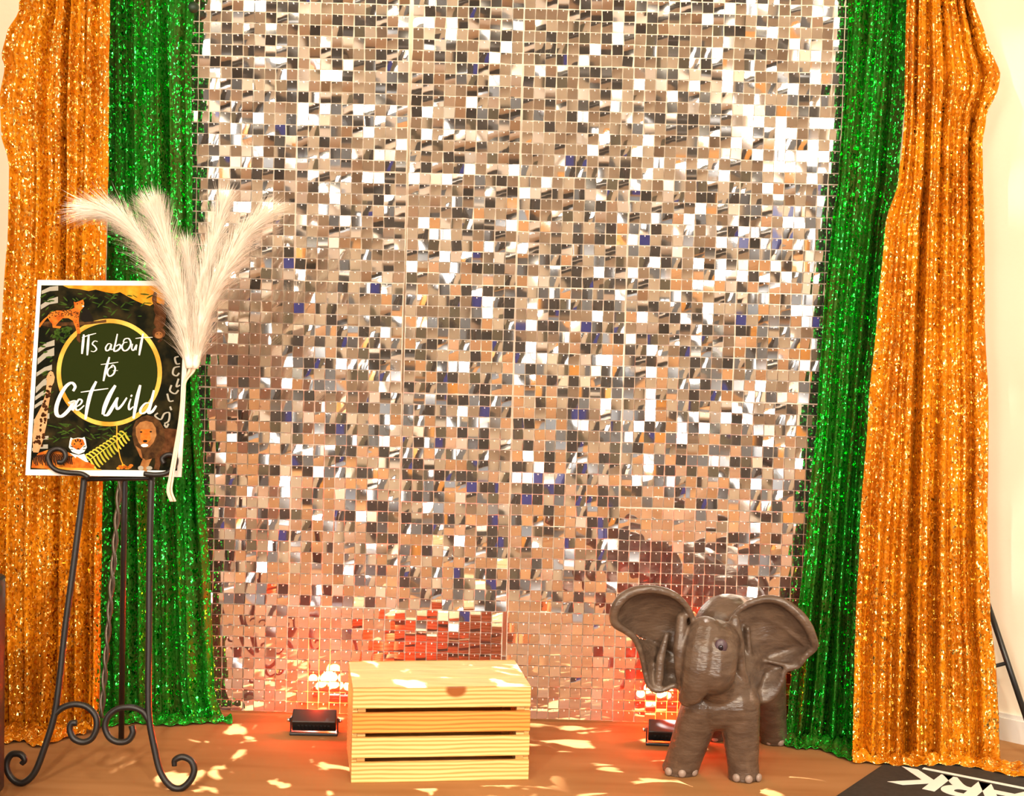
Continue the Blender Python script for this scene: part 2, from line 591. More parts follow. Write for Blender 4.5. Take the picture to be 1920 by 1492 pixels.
def sequin_mesh(bulge, skew):
    n = 3
    vs, fs = [], []
    for j in range(n + 1):
        for i in range(n + 1):
            u, v = i / n - 0.5, j / n - 0.5
            yb = -bulge * (1 - 4 * (u * u + v * v) * 0.5) - skew * u * v * 4
            vs.append((u * S, yb, -S * 0.5 + v * S))
    for j in range(n):
        for i in range(n):
            a = j * (n + 1) + i
            fs.append((a, a + 1, a + n + 2, a + n + 1))
    c = len(vs)
    cor = [0, n, (n + 1) ** 2 - 1, n * (n + 1)]
    for k, (u, v) in enumerate(((-.5, -.5), (.5, -.5), (.5, .5), (-.5, .5))):
        vs.append((u * S, 0.0008, -S * 0.5 + v * S))
        vs.append((u * S, vs[cor[k]][1], -S * 0.5 + v * S))
    fs.append((c, c + 6, c + 4, c + 2))
    for k in range(4):
        k2 = (k + 1) % 4
        fs.append((c + 2 * k2 + 1, c + 2 * k + 1, c + 2 * k, c + 2 * k2))
    me = bpy.data.meshes.new('sequin')
    me.from_pydata(vs, [], fs)
    me.materials.append(M['mirror'])
    for p in me.polygons:
        p.use_smooth = p.index < n * n
    me.update()
    return me


SEQ = [sequin_mesh(0.0, 0.0), sequin_mesh(0.00008, 0.0), sequin_mesh(-0.00010, 0.00004), sequin_mesh(0.00030, 0.00012)]


def grid_mesh():
    b = MB()
    t = 0.0011
    for i in range(11):
        b.box((i * P - t, 0.006, 0), (i * P + t, 0.008, PW))
    for j in range(11):
        b.box((0, 0.0062, j * P - t), (PW, 0.0078, j * P + t))
    return b


def hook_mesh():
    b = MB()
    for j in range(10):
        for i in range(10):
            cx, cz = (i + 0.5) * P, (j + 1) * P - 0.0045
            b.box((cx - 0.0011, -0.0042, cz - 0.0014), (cx + 0.0011, 0.007, cz + 0.0016))
    return b


gm = grid_mesh().build('grid', M['clear'])
hm = hook_mesh().build('hooks', M['hook'])
grid_me, hook_me = gm.data, hm.data
bpy.data.objects.remove(gm)
bpy.data.objects.remove(hm)
ROWN = ['bottom row', 'second row up', 'third row up', 'fourth row up', 'fifth row up', 'sixth row up', 'top row']
COLN = ['first column, beside the left green curtain', 'second column from the left', 'third column from the left',
        'third column from the right', 'second column from the right', 'last column, beside the right green curtain']
GAPX = [0, 0.001, 0.013, 0.018, 0.019, 0.020]
for c in range(6):
    for r in range(7):
        ox = X0 + c * PW - 0.004 + GAPX[c] * (0.7 if c > 1 else 1) + rs.uniform(-0.002, 0.002)
        oz = 0.012 + r * (PW + 0.001) + rs.uniform(-0.001, 0.001)
        if r == 0 and c == 2:
            ox -= 0.012
        oy = rs.uniform(-0.003, 0.003)
        root = empty('sequin_panel', (ox, oy, oz))
        tag(root, 'panel of hanging mirror sequins, %s, %s' % (ROWN[r], COLN[c]), 'sequin panel', 'mirror sequin panels of the backdrop')
        for nm_, me in (('panel_grid', grid_me), ('hooks', hook_me)):
            o = bpy.data.objects.new(nm_, me)
            COL.objects.link(o)
            o.parent = root
            if nm_ == 'hooks':
                o['kind'] = 'stuff'
        calm = 1.0 if (c >= 3 and r >= 5) or (c == 0 and r == 6) or r == 0 or (r == 1 and c in (4,)) else 0.0
        mx_, mz_ = rs.gauss(0, 1.5), rs.gauss(0, 1.5)
        sd = 2.6 if calm else 5.4
        mx_ -= (1.0, 4.0, 3.5, 2.0, 0.5, 0.0, 0.0)[r]
        for j in range(10):
            for i in range(10):
                o = bpy.data.objects.new('sequin', rs.choice(SEQ))
                COL.objects.link(o)
                o.parent = root
                o.location = ((i + 0.5) * P, 0.0, (j + 1) * P - 0.0012)
                tx = rs.gauss(0, sd)
                tz = rs.gauss(0, sd * 0.9)
                if rs.random() < 0.02:
                    tx += rs.uniform(-14, 14)
                    tz += rs.uniform(-20, 20)
                w_ = noise.noise(Vector((ox + i * P, oz + j * P, 0)) * 6.0) * 3.0
                o.rotation_euler = (RAD(tx * 0.8 + mx_ + w_), RAD(rs.gauss(0, 2.0)), RAD(tz + mz_ + w_))

# ------------------------------------------------------------------ stand behind the panels
st = empty('backdrop_stand', (0, 0.1, 0))
tag(st, 'black pole stand holding up the mirror sequin panels', 'stand')
for px in (945, 1425):
    b = MB()
    q = at(px, 700, 0.06)
    b.tube([(q.x, 0.06, 0.0), (q.x, 0.06, 2.28)], 0.0085, 10)
    b.build('pole', M['black_metal'], st)
q = at(470, 700, 0.06)
b = MB()
b.tube([(q.x, 0.06, 0.0), (q.x, 0.06, 2.28)], 0.0085, 10)
b.build('pole', M['black_metal'], st)
b = MB()
b.tube([(-0.98, 0.06, 2.27), (0.98, 0.06, 2.27)], 0.011, 10)
b.build('crossbar', M['black_metal'], st)

sk = empty('wall_socket', (0, 0.48, 0))
tag(sk, 'grey box glimpsed through the gap between panels above the crate', 'socket')
q = at(986, 1180, 0.30)
b = MB()
b.box((q.x - 0.05, 0.24, q.z - 0.055), (q.x + 0.03, 0.30, q.z + 0.10))
b.build('cover_plate', M['grey_plastic'], sk, bevel=0.006)
b = MB()
b.tube([(q.x - 0.01, 0.27, q.z - 0.05), (q.x - 0.01, 0.27, 0.0)], 0.008, 8)
b.build('conduit', M['grey_plastic'], sk)

# ------------------------------------------------------------------ curtains


def edge_at(edges, t):
    n = len(edges) - 1
    for i in range(n):
        a, c = edges[i], edges[i + 1]
        if t <= c[0] or i == n - 1:
            k = (t - a[0]) / (c[0] - a[0])
            k = max(0.0, min(1.0, k))
            k2 = k * k * (3 - 2 * k) * 0.5 + k * 0.5
            return a[1] + (c[1] - a[1]) * k2, a[2] + (c[2] - a[2]) * k2


def curtain(name, label, edges, Y, nf, amp, seed, mat, puddle, pocket, spreadx=(0, 0), Ybot=None):
    """pleated hanging cloth that spills onto the floor.  edges: (image height, left, right); puddle: reach forward of the hem (left, middle, right)"""
    R = random.Random(seed)
    ph = [R.uniform(0, 6.28) for _ in range(8)]
    ytop, ybot = edges[0][0], edges[-1][0]
    Yb = Y if Ybot is None else Ybot
    NV, NU, NP = 130, 190, 22

    def fold(u, v):
        wob = 0.05 * math.sin(3.1 * v + ph[0]) + 0.03 * math.sin(7 * v + ph[1])
        a = 2 * math.pi * nf * (u + wob * 0.25 * math.sin(6 * u + ph[2]))
        A = amp * (0.75 + 0.5 * v)
        e = min(1.0, 8 * u, 8 * (1 - u))
        val = math.sin(a) + 0.6 * math.sin(1.71 * a + ph[3] + 1.5 * v) + 0.22 * math.sin(3.3 * a + ph[4])
        val *= 0.55 + 0.9 * abs(noise.noise(Vector((u * 3.1 + seed, v * 1.6, 7.7))) ) * 2
        val += 0.9 * noise.noise(Vector((u * 7 + seed, v * 3.2, 1.3))) + 0.5 * v * noise.noise(Vector((u * 10 + v * 5 + seed, v * 7, 3.3)))
        return A * val * (0.35 + 0.65 * e)

    def hem_reach(u):
        a, m_, c = puddle
        r = a + (m_ - a) * u * 2 if u < 0.5 else m_ + (c - m_) * (u - 0.5) * 2
        return r * (1 + 0.25 * math.sin(11 * u + ph[5]))

    def f(u, v):
        tot = NV + NP
        k = v * tot
        if k <= NV:
            t = k / NV
            py = ytop + (ybot - ytop) * t
            xl, xr = edge_at(edges, py)
            yy = Y + (Yb - Y) * max(0.0, (t - 0.5) * 2)
            ll = edges[0][1] + (edges[-1][1] - edges[0][1]) * t
            lr = edges[0][2] + (edges[-1][2] - edges[0][2]) * t
            q = at(ll + (lr - ll) * u + (xl - ll) * (1 - u) ** 3 + (xr - lr) * u ** 3, py, yy)
            d = fold(u, t)
            crk = 0.004 * noise.noise(Vector((u * 22, t * 60 + seed, 0.2))) + 0.010 * t * t * noise.noise(Vector((u * 7, t * 14 + seed, 4.2)))
            return (q.x + d * 0.22, q.y + d + crk, max(q.z, 0.012))
        t = (k - NV) / NP
        xl, xr = edge_at(edges, ybot)
        q = at(xl + (xr - xl) * u, ybot, Yb)
        s = math.sin(min(1.0, t * 1.2) * math.pi / 2)
        reach = hem_reach(u) * t
        d = fold(u, 1.0) * (1 - t)
        z = 0.012 + 0.030 * math.sin(min(1, t * 1.02) * math.pi) * (0.5 + 0.9 * noise.noise(Vector((u * 8 + seed, t * 3, 2.2)))) + 0.006 * math.sin(u * 60 + t * 9)
        sx = spreadx[0] * (1 - u) + spreadx[1] * u
        return (q.x + d * 0.22 + sx * s, q.y + d - reach, max(0.006, z) * (1 - 0.5 * t))
    b = MB()
    b.grid(f, NU, NV + NP)
    q0 = at((edges[-1][1] + edges[-1][2]) / 2, ybot, Yb)
    o = b.build(name, mat, origin=(q0.x, q0.y, 0))
    md = o.modifiers.new('thickness', 'SOLIDIFY')
    md.thickness = 0.0015
    tag(o, label, 'curtain', 'sequin curtains framing the backdrop')
    # gathered pocket over the rail
    xl, xr = edges[0][1], edges[0][2]
    pb = MB()
    za = at(xl, pocket, Y).z

    def g(u, v):
        q = at(xl + (xr - xl) * u, pocket, Y)
        a = 2 * math.pi * v
        rr = 0.030 + 0.005 * math.sin(u * 6.28 * nf * 1.7 + ph[6])
        return (q.x, q.y + math.cos(a) * rr, za + 0.055 + math.sin(a) * 0.055)
    pb.grid(g, 120, 14)
    pb.build('rod_pocket', mat, o)
    return o


curtain('gold_curtain', 'orange-gold sequin curtain behind the wild animal sign', [(-70, 40, 206), (20, 36, 206), (60, 14, 206), (105, 3, 205), (125, 10, 205), (180, 0, 205), (250, 3, 204), (310, 18, 204), (420, 16, 200), (560, 6, 197), (760, -6, 194), (1000, -4, 190), (1200, 2, 188), (1395, 5, 186)],
        -0.22, 6, 0.014, 3, M['gold_cloth'], (0.10, 0.16, 0.03), -10, (0.0, -0.03))
gc = curtain('green_curtain', 'green sequin curtain between the sign and the mirror panels', [(-70, 204, 366), (20, 204, 363), (100, 203, 358), (360, 202, 360), (600, 198, 362), (760, 194, 374), (900, 192, 382), (1100, 190, 394), (1300, 190, 402), (1352, 190, 420)],
        -0.075, 5, 0.012, 8, M['green_cloth'], (0.10, 0.06, 0.035), -12, (0.0, 0.03))
curtain('green_curtain', 'green sequin curtain behind the grey elephant', [(-70, 1590, 1706), (60, 1590, 1703), (130, 1586, 1700), (340, 1572, 1684), (420, 1560, 1664), (600, 1543, 1646), (760, 1533, 1630), (1000, 1512, 1612), (1200, 1490, 1606), (1330, 1478, 1604), (1400, 1466, 1602)],
        -0.06, 4, 0.012, 5, M['green_cloth'], (0.03, 0.12, 0.17), -12, (-0.03, 0.0), -0.11)
curtain('gold_curtain', 'orange-gold sequin curtain beside the bare cream wall', [(-70, 1696, 1815), (0, 1700, 1826), (70, 1698, 1848), (140, 1697, 1876), (165, 1696, 1872), (215, 1696, 1850), (270, 1692, 1842), (340, 1684, 1843), (420, 1660, 1845), (600, 1644, 1846), (760, 1628, 1853), (1000, 1612, 1851), (1150, 1605, 1856), (1250, 1602, 1866), (1350, 1600, 1872), (1428, 1598, 1874)],
        -0.20, 6, 0.015, 6, M['gold_cloth'], (0.06, 0.05, 0.12), -10, (-0.01, 0.05), -0.27)

b = MB()
q = at(362, 14, -0.075)
b.ball(q, (0.018, 0.014, 0.016), 12, 8)
b.build('rail_end', plain('dark_green_rail_end', (0.010, 0.035, 0.016), 0.5), gc)

# ------------------------------------------------------------------ tripod of the right curtain
tr = empty('curtain_stand', (1.18, -0.06, 0))
tag(tr, 'black tripod stand with a splayed leg showing past the right gold curtain', 'stand')
b = MB()
b.tube([(1.18, -0.06, 0.0), (1.18, -0.06, 2.25)], 0.014, 12)
b.build('pole', M['black_metal'], tr)
tl = at(1838, 1090, -0.10)
tl2 = on_floor(1948, 1425)
for e in ((tl2.x, tl2.y), (1.13, 0.20), (1.02, -0.02)):
    b = MB()
    foot = Vector((e[0], e[1], 0.010))
    topp = Vector((1.18 + (e[0] - 1.18) * 0.12, -0.06 + (e[1] + 0.06) * 0.12, tl.z + 0.05))
    if e[0] == tl2.x:
        topp = Vector(tl)
    b.tube([topp, foot], 0.0085, 10)
    lg = b.build('leg', M['black_metal'], tr)
    c = MB()
    c.ball(foot, 0.0095, 10, 6)
    c.build('rubber_foot', M['black'], lg)
    b = MB()
    k = 0.47
    b.tube([topp.lerp(foot, k), (1.18, -0.06, topp.lerp(foot, k).z - 0.10)], 0.0055, 8)
    b.build('brace', M['black_metal'], tr)

# ------------------------------------------------------------------ wooden crate
cl, crr = on_floor(658, 1468), on_floor(991, 1461.5)
ca = math.atan2(crr.y - cl.y, crr.x - cl.x)
CW, CD, CH = (crr - cl).length, 0.29, 0.243
MC = Matrix.Translation(cl) @ Matrix.Rotation(ca, 4, 'Z')
crate = empty('wooden_crate', MC @ Vector((CW / 2, CD / 2, 0)))
tag(crate, 'upturned pine slatted crate on the floor in front of the panels', 'crate')


def pine(i, knot=None):
    rr = random.Random(i * 7 + 1)
    k = rr.uniform(0.92, 1.05)
    lc = (0.92 * k, 0.66 * k, 0.29 * k)
    mc = (0.80 * k, 0.50 * k, 0.17 * k)
    dc = (0.62 * k, 0.32 * k, 0.08 * k)
    if i == 1:
        lc, mc, dc = (0.80, 0.40, 0.085), (0.68, 0.29, 0.05), (0.50, 0.17, 0.02)
    return wood('pine_%d' % i, lc, mc, dc, 16.0, (0.45, 1.0, 2.0), 0.55, knot)


hb, gp = 0.0525, 0.0110
zz = 0.0
for i in range(4):
    zt = CH - i * (hb + gp)
    b = MB()
    b.box((0, 0, zt - hb), (CW, 0.011, zt), MC)
    kw = MC @ Vector((CW * 0.575, 0.0, CH - 0.006)) if i == 0 else None
    mid = MC @ Vector((CW / 2, 0.005, zt - hb / 2))
    if kw is not None:
        kw = kw - mid
    b.build('front_slat', pine(i, kw), crate, bevel=0.0015, origin=mid)
for i in range(4):
    zt = CH - i * (hb + gp)
    b = MB()
    b.box((0, CD - 0.011, zt - hb), (CW, CD, zt), MC)
    b.build('back_slat', pine(i + 4), crate, bevel=0.0015, origin=MC @ Vector((CW / 2, CD, zt - hb / 2)))
for i in range(3):
    y0, y1 = 0.0112 + i * (CD - 0.0224) / 3, 0.0112 + (i + 1) * (CD - 0.0224) / 3 - 0.0012
    b = MB()
    b.box((0, y0, CH - 0.011), (CW, y1, CH), MC)
    b.build('top_board', wood('pine_top_%d' % i, (0.93, 0.68, 0.30), (0.82, 0.52, 0.18), (0.64, 0.33, 0.08), 16.0, (0.45, 2.0, 1.0), 0.5), crate, bevel=0.0012, origin=MC @ Vector((CW / 2, (y0 + y1) / 2, CH)))
for s in (0, 1):
    x0 = 0.0 if s == 0 else CW - 0.014
    b = MB()
    b.box((x0 + 0.0005, 0.0112, 0.0), (x0 + 0.0135, CD - 0.0112, CH - 0.0112), MC)
    b.build('end_board', pine(10 + s), crate, bevel=0.0015, origin=MC @ Vector((x0, CD / 2, CH / 2)))
    for yy in (0.0115, CD - 0.0315):
        b = MB()
        b.box((x0 + (0.0138 if s == 0 else -0.02), yy, 0), (x0 + (0.034 if s == 0 else 0.0002), yy + 0.02, CH - 0.0115), MC)
        b.build('corner_post', pine(12 + s), crate)

# ------------------------------------------------------------------ red LED floor lights
def led_bar(px0, px1, ybase, label, tilt, yaw):
    a, c = on_floor(px0, ybase), on_floor(px1, ybase)
    wd = (c - a).length
    mid = (a + c) / 2
    root = empty('led_floor_light', (mid.x, mid.y + 0.03, 0))
    tag(root, label, 'floor light', 'red LED floor lights at the foot of the panels')
    MR = Matrix.Translation((mid.x, mid.y + 0.030, 0)) @ Matrix.Rotation(yaw, 4, 'Z')
    # bracket: base plate and two cheeks
    b = MB()
    h = wd / 2
    b.box((-h, -0.024, 0.0), (h, 0.022, 0.008), MR)
    b.build('base_plate', M['black'], root, bevel=0.002)
    for s in (-1, 1):
        b = MB()
        b.box((s * h - (0.004 if s > 0 else 0), -0.012, 0.0), (s * h + (0.004 if s < 0 else 0), 0.012, 0.048), MR)
        b.build('bracket_arm', M['black'], root, bevel=0.001)
        b = MB()
        b.tube([MR @ Vector((s * (h + 0.001), 0, 0.038)), MR @ Vector((s * (h + 0.010), 0, 0.038))], 0.0055, 10)
        b.build('tilt_knob', M['steel'], root)
    MH = MR @ Matrix.Translation((0, 0, 0.040)) @ Matrix.Rotation(tilt, 4, 'X')
    b = MB()
    b.box((-h + 0.006, -0.024, -0.021), (h - 0.006, 0.022, 0.021), MH)
    hs = b.build('housing', M['black'], root, bevel=0.003)
    for i in range(9):
        b = MB()
        xx = -h * 0.62 + i * h * 1.24 / 8
        b.box((xx - 0.0028, -0.0265, -0.012), (xx + 0.0028, -0.0238, 0.006), MH)
        b.build('cooling_fin', M['black_metal'], hs)
    for i in range(4):
        b = MB()
        xx = -h * 0.66 + i * h * 1.32 / 3
        b.tube([MH @ Vector((xx, 0.0205, 0)), MH @ Vector((xx, 0.0245, 0))], 0.0140, 14)
        b.build('led_lens', M['led'], hs)
    tgt = MH @ Vector((0, 1.0, 0))
    src = MH @ Vector((0, 0.03, 0))
    l = light('led_beam', 'SPOT', src, tgt, 40, (1.0, 0.035, 0.004), spot_size=RAD(150), spot_blend=0.6, shadow_soft_size=0.02)
    adopt(l, root)
    l = light('led_spill', 'POINT', MH @ Vector((0, 0.06, 0.03)), tgt, 2.2, (1.0, 0.040, 0.004), shadow_soft_size=0.02)  # added point lamp in place of red light the mirrors bounce back
    adopt(l, root)
    return root


led_bar(541, 632, 1381, 'small black LED bar glowing red at the left of the crate', RAD(38), RAD(2))
led_bar(1213, 1302, 1401, 'small black LED bar glowing red behind the elephant', RAD(38), RAD(-4))

# ------------------------------------------------------------------ elephant figure
def elephant():
    b = MB()

    def sp(px, py, Y, r, sq=(1, 1, 1)):
        q = at(px, py, Y)
        rm = r * pxm(Y)
        b.ball(q, (rm * sq[0], rm * sq[1], rm * sq[2]), 14, 10)

    def chain(pts, n=12):
        """pts: (px, py, Y, r px); spheres packed along the way"""
        for i in range(len(pts) - 1):
            a, c = pts[i], pts[i + 1]
            for k in range(n + 1):
                t = k / n
                sp(*[a[j] + (c[j] - a[j]) * t for j in range(4)])

    def leg(top, foot_px, rt, rf, Yt):
        """thick leg from a shoulder point to a flat round foot on the floor"""
        q0 = at(top[0], top[1], Yt)
        q1 = on_floor(*foot_px)
        n = 16
        pts = [q0.lerp(q1, i / n) for i in range(n + 1)]
        r0, r1 = rt * pxm(Yt), rf * pxm(q1.y)
        b.tube(pts, lambda s: (r0 + (r1 - r0) * min(1, s * 1.3)) * (1.07 if s > 0.94 else 1.0), 20)
        b.ball(q0, r0, 14, 10)

    # trunk of the body
    chain([(1350, 1285, -0.44, 66), (1372, 1215, -0.33, 84), (1400, 1222, -0.24, 80), (1408, 1262, -0.20, 62)])
    chain([(1338, 1318, -0.46, 52), (1375, 1318, -0.46, 52)], 4)
    chain([(1365, 1178, -0.36, 66), (1395, 1186, -0.26, 68)], 6)
    # legs
    leg((1316, 1322), (1274, 1447), 40, 34, -0.47)
    leg((1386, 1330), (1395, 1459), 40, 30, -0.47)
    leg((1436, 1272), (1452, 1391), 38, 27, -0.22)
    leg((1352, 1290), (1338, 1385), 34, 21, -0.19)
    # head, cheeks, trunk
    chain([(1344, 1206, -0.50, 46), (1336, 1226, -0.53, 50), (1334, 1256, -0.54, 48)], 6)
    chain([(1322, 1190, -0.525, 36), (1316, 1222, -0.55, 37), (1312, 1252, -0.56, 35), (1306, 1278, -0.562, 30), (1298, 1298, -0.56, 23), (1288, 1308, -0.55, 17)], 8)
    chain([(1340, 1275, -0.52, 36), (1348, 1296, -0.48, 38)], 4)
    # ears: dished fans with a rolled rim
    left = [(1302, 1168), (1290, 1140), (1268, 1118), (1238, 1106), (1206, 1104), (1178, 1112), (1158, 1130), (1149, 1152), (1153, 1170), (1172, 1182), (1190, 1198), (1202, 1228), (1209, 1262), (1216, 1286), (1230, 1296), (1246, 1294), (1262, 1286), (1276, 1290)]
    la = [(1296, 1178), (1282, 1290)]
    rightp = [(1366, 1166), (1388, 1142), (1414, 1128), (1442, 1122), (1470, 1129), (1498, 1150), (1516, 1172), (1527, 1198), (1529, 1214), (1512, 1230), (1497, 1250), (1474, 1257), (1467, 1278), (1455, 1302), (1436, 1315), (1414, 1309), (1396, 1300)]
    ra = [(1372, 1176), (1392, 1300)]

    def ear(out, att, side, Ya, Yo):
        o3 = cr_curve([Vector((p[0], p[1], 0)) for p in out], 4)
        n = len(o3) - 1
        NT = 12
        th = 0.012

        def f(u, v, back):
            s = u * n
            i = min(int(s), n - 1)
            e = o3[i].lerp(o3[i + 1], s - i)
            a = Vector((att[0][0] + (att[1][0] - att[0][0]) * u, att[0][1] + (att[1][1] - att[0][1]) * u, 0))
            q = a.lerp(e, v)
            bowl = 0.040 * math.sin(math.pi * min(1, v * 1.05)) * math.sin(math.pi * min(1, max(0, u)))
            topw = max(0.0, 1 - abs(u - 0.36) / 0.34)
            roll = -0.030 * topw * max(0, (v - 0.72) / 0.28) ** 1.5
            folds = 0.006 * math.sin(u * 26 + v * 3) * v * (1 - v) * 4 * (1 if u > 0.45 else 0.3)
            Y = Ya + (Yo - Ya) * v + bowl + roll + folds + (th if back else 0)
            return at(q.x, q.y, Y)
        front = [[f(i / 72, j / NT, False) for i in range(73)] for j in range(NT + 1)]
        backp = [[f(i / 72, j / NT, True) for i in range(73)] for j in range(NT + 1)]
        vs = [p for row in front for p in row] + [p for row in backp for p in row]
        nb = 73 * (NT + 1)
        fs = []
        for j in range(NT):
            for i in range(72):
                a_ = j * 73 + i
                fs.append((a_, a_ + 1, a_ + 74, a_ + 73))
                fs.append((nb + a_, nb + a_ + 73, nb + a_ + 74, nb + a_ + 1))
        for i in range(72):
            fs.append((i + 1, i, nb + i, nb + i + 1))
            a_ = NT * 73 + i
            fs.append((a_, a_ + 1, nb + a_ + 1, nb + a_))
        for j in range(NT):
            a_ = j * 73
            fs.append((a_, a_ + 73, nb + a_ + 73, nb + a_))
            a_ = j * 73 + 72
            fs.append((a_ + 73, a_, nb + a_, nb + a_ + 73))
        b.add(vs, fs)
        # rolled rim
        rim = []
        for k in range(0, 61):
            u = k / 60
            rim.append(f(u, 0.99, False) + Vector((0, 0.004, 0)))
        r_ = lambda s: (0.0075 + 0.0065 * max(0, 1 - abs(s - 0.33) / 0.33))
        b.tube(rim, r_, 10)
    ear(left, la, -1, -0.50, -0.53)
    ear(rightp, ra, 1, -0.47, -0.45)
    # thick folds where the ears leave the head, and folds inside them
    chain([(1278, 1158, -0.525, 11), (1274, 1215, -0.54, 13), (1277, 1262, -0.54, 13), (1286, 1296, -0.53, 13)], 14)
    chain([(1250, 1190, -0.505, 6), (1238, 1236, -0.51, 9), (1236, 1270, -0.515, 9), (1234, 1290, -0.52, 6)], 14)
    chain([(1378, 1162, -0.49, 10), (1386, 1212, -0.50, 11), (1390, 1256, -0.50, 10), (1402, 1300, -0.49, 9)], 14)
    chain([(1402, 1178, -0.455, 6), (1404, 1220, -0.455, 6), (1410, 1275, -0.455, 5)], 14)
    chain([(1436, 1238, -0.43, 4), (1470, 1246, -0.445, 5), (1492, 1246, -0.45, 4)], 14)
    chain([(1430, 1150, -0.425, 3), (1470, 1176, -0.43, 4), (1510, 1210, -0.445, 3)], 14)
    o = b.build('body', noisy('grey_brown_resin', (0.074, 0.047, 0.033), (0.120, 0.080, 0.056), 30.0, 0.28, bump=0.25, bscale=90, stretch=(0.6, 1, 1.5), spec=0.5))
    md = o.modifiers.new('remesh', 'REMESH')
    md.mode = 'VOXEL'
    md.voxel_size = 0.0042
    sm = o.modifiers.new('smooth', 'SMOOTH')
    sm.factor = 0.5
    sm.iterations = 4
    dg = bpy.context.evaluated_depsgraph_get()
    me = bpy.data.meshes.new_from_object(o.evaluated_get(dg))
    o.modifiers.clear()
    old = o.data
    o.data = me
    bpy.data.meshes.remove(old)
    for v in me.vertices:
        if v.co.z < 0.001:
            v.co.z = 0.001
    for p in me.polygons:
        p.use_smooth = True
    return o


eroot = empty('elephant_figure', on_floor(1350, 1440))
tag(eroot, 'grey-brown elephant statue with big spread ears standing before the right green curtain', 'elephant statue')
eb = elephant()
adopt(eb, eroot)
from mathutils.bvhtree import BVHTree
ebv = BVHTree.FromPolygons([v.co.copy() for v in eb.data.vertices], [tuple(p_.vertices) for p_ in eb.data.polygons])
for (ex, ey) in ((1352, 1212),):
    q = ebv.ray_cast(CAM, ray(ex, ey).normalized())[0] + Vector((0, 0.003, 0))
    b = MB()
    b.ball(q, (0.017, 0.008, 0.019), 14, 10)
    lid = b.build('eyelid', plain('purplish_eyelid', (0.075, 0.045, 0.06), 0.4), eb)
    b = MB()
    b.ball(q + Vector((-0.001, -0.006, -0.002)), (0.007, 0.004, 0.008), 12, 8)
    b.build('eye', plain('dark_eye', (0.012, 0.008, 0.014), 0.12), eb)
nail = plain('toenail', (0.30, 0.22, 0.18), 0.4)
for foot, r, nn, a0 in (((1274, 1447), 35, 3, -2.3), ((1395, 1459), 31, 3, -2.2), ((1452, 1391), 28, 2, -2.1), ((1338, 1385), 22, 1, -1.6)):
    q = on_floor(*foot)
    rr = r * pxm(q.y) * 1.04
    for i in range(nn):
        a = a0 + i * 0.75
        b = MB()
        b.ball((q.x + math.cos(a) * rr, q.y + math.sin(a) * rr, 0.012), (0.011, 0.007, 0.011), 10, 8, M=Matrix.Rotation(a + math.pi / 2, 3, 'Z'))
        b.build('toenail', nail, eb)

# ------------------------------------------------------------------ easel
EY0, EY1 = -0.69, -0.575


def eyz(py):
    """the easel leans back: depth of its front plane at an image height"""
    t = (1480 - py) / (1480 - 890.0)
    return EY0 + (EY1 - EY0) * max(-0.05, min(1.6, t))


def ep(px, py, dy=0.0):
    return at(px, py, eyz(py) + dy)


easel = empty('easel', on_floor(190, 1475))
tag(easel, 'black wrought-iron easel with scrolled feet holding the animal sign', 'easel')
rI = 0.0088
foot_l = [(158, 895), (152, 950), (138, 1060), (122, 1180), (110, 1290), (101, 1345), (84, 1400), (66, 1446), (46, 1466), (28, 1464), (15, 1448), (13, 1428), (22, 1414), (38, 1414), (46, 1424), (40, 1432)]
foot_r = [(284, 893), (282, 960), (280, 1080), (279, 1200), (278, 1300), (280, 1350), (289, 1400), (300, 1445), (318, 1472), (338, 1478), (356, 1464), (364, 1444), (358, 1426), (342, 1419), (328, 1425), (327, 1436)]
for pts in (foot_l, foot_r):
    b = MB()
    b.tube(cr_curve([ep(*p) for p in pts], 6), lambda s: rI * (0.95 if s < 0.9 else 0.95 - 0.25 * (s - 0.9) / 0.1), 10)
    b.build('front_leg', M['iron'], easel)
for pts in ([(103, 1338), (118, 1326), (140, 1320), (163, 1325), (179, 1342), (181, 1364), (172, 1384), (155, 1391), (138, 1384), (131, 1368), (134, 1356), (144, 1355)],
            [(279, 1350), (268, 1334), (248, 1326), (222, 1328), (203, 1342), (197, 1362), (205, 1382), (222, 1391), (240, 1388), (249, 1374), (247, 1360)]):
    b = MB()
    b.tube(cr_curve([ep(*p) for p in pts], 6), rI * 0.9, 10)
    b.build('scroll', M['iron'], easel)
hook_l = [(166, 895), (152, 888), (128, 886), (108, 882), (95, 872), (90, 858), (95, 846), (107, 841), (119, 845), (123, 856), (117, 866), (108, 866)]
hook_r = [(270, 888), (292, 890), (312, 887), (326, 876), (330, 862), (324, 853), (312, 853), (304, 860), (308, 869)]
for pts in (hook_l, hook_r):
    b = MB()
    b.tube(cr_curve([ep(p[0], p[1], -0.03) for p in pts], 6), rI * 0.72, 10)
    b.build('sign_hook', M['iron'], easel)
# twisted middle rod
q0, q1 = ep(226, 885, 0.03), ep(190, 1345, 0.03)
b = MB()
for k in (0, 1):
    pts = []
    for i in range(90):
        s = i / 89
        a = s * 34 + k * math.pi
        pts.append(q0.lerp(q1, s) + Vector((math.cos(a) * 0.0042, math.sin(a) * 0.0042, 0)))
    b.tube(pts, 0.0042, 6)
b.build('twisted_rod', plain('bronzed_iron', (0.10, 0.075, 0.055), 0.35, 0.6), easel)
b = MB()
f0 = ep(236, 700, 0.05)
f1 = at(228, 1330, -0.30)
f1.z = 0.004
b.tube([f0, f0.lerp(f1, 0.5), f1], rI * 0.9, 10)
b.build('rear_leg', M['iron'], easel)
b = MB()
b.tube([ep(158, 898), ep(220, 897, 0.02), ep(284, 896)], rI * 0.7, 8)
b.build('ledge_bar', M['iron'], easel)

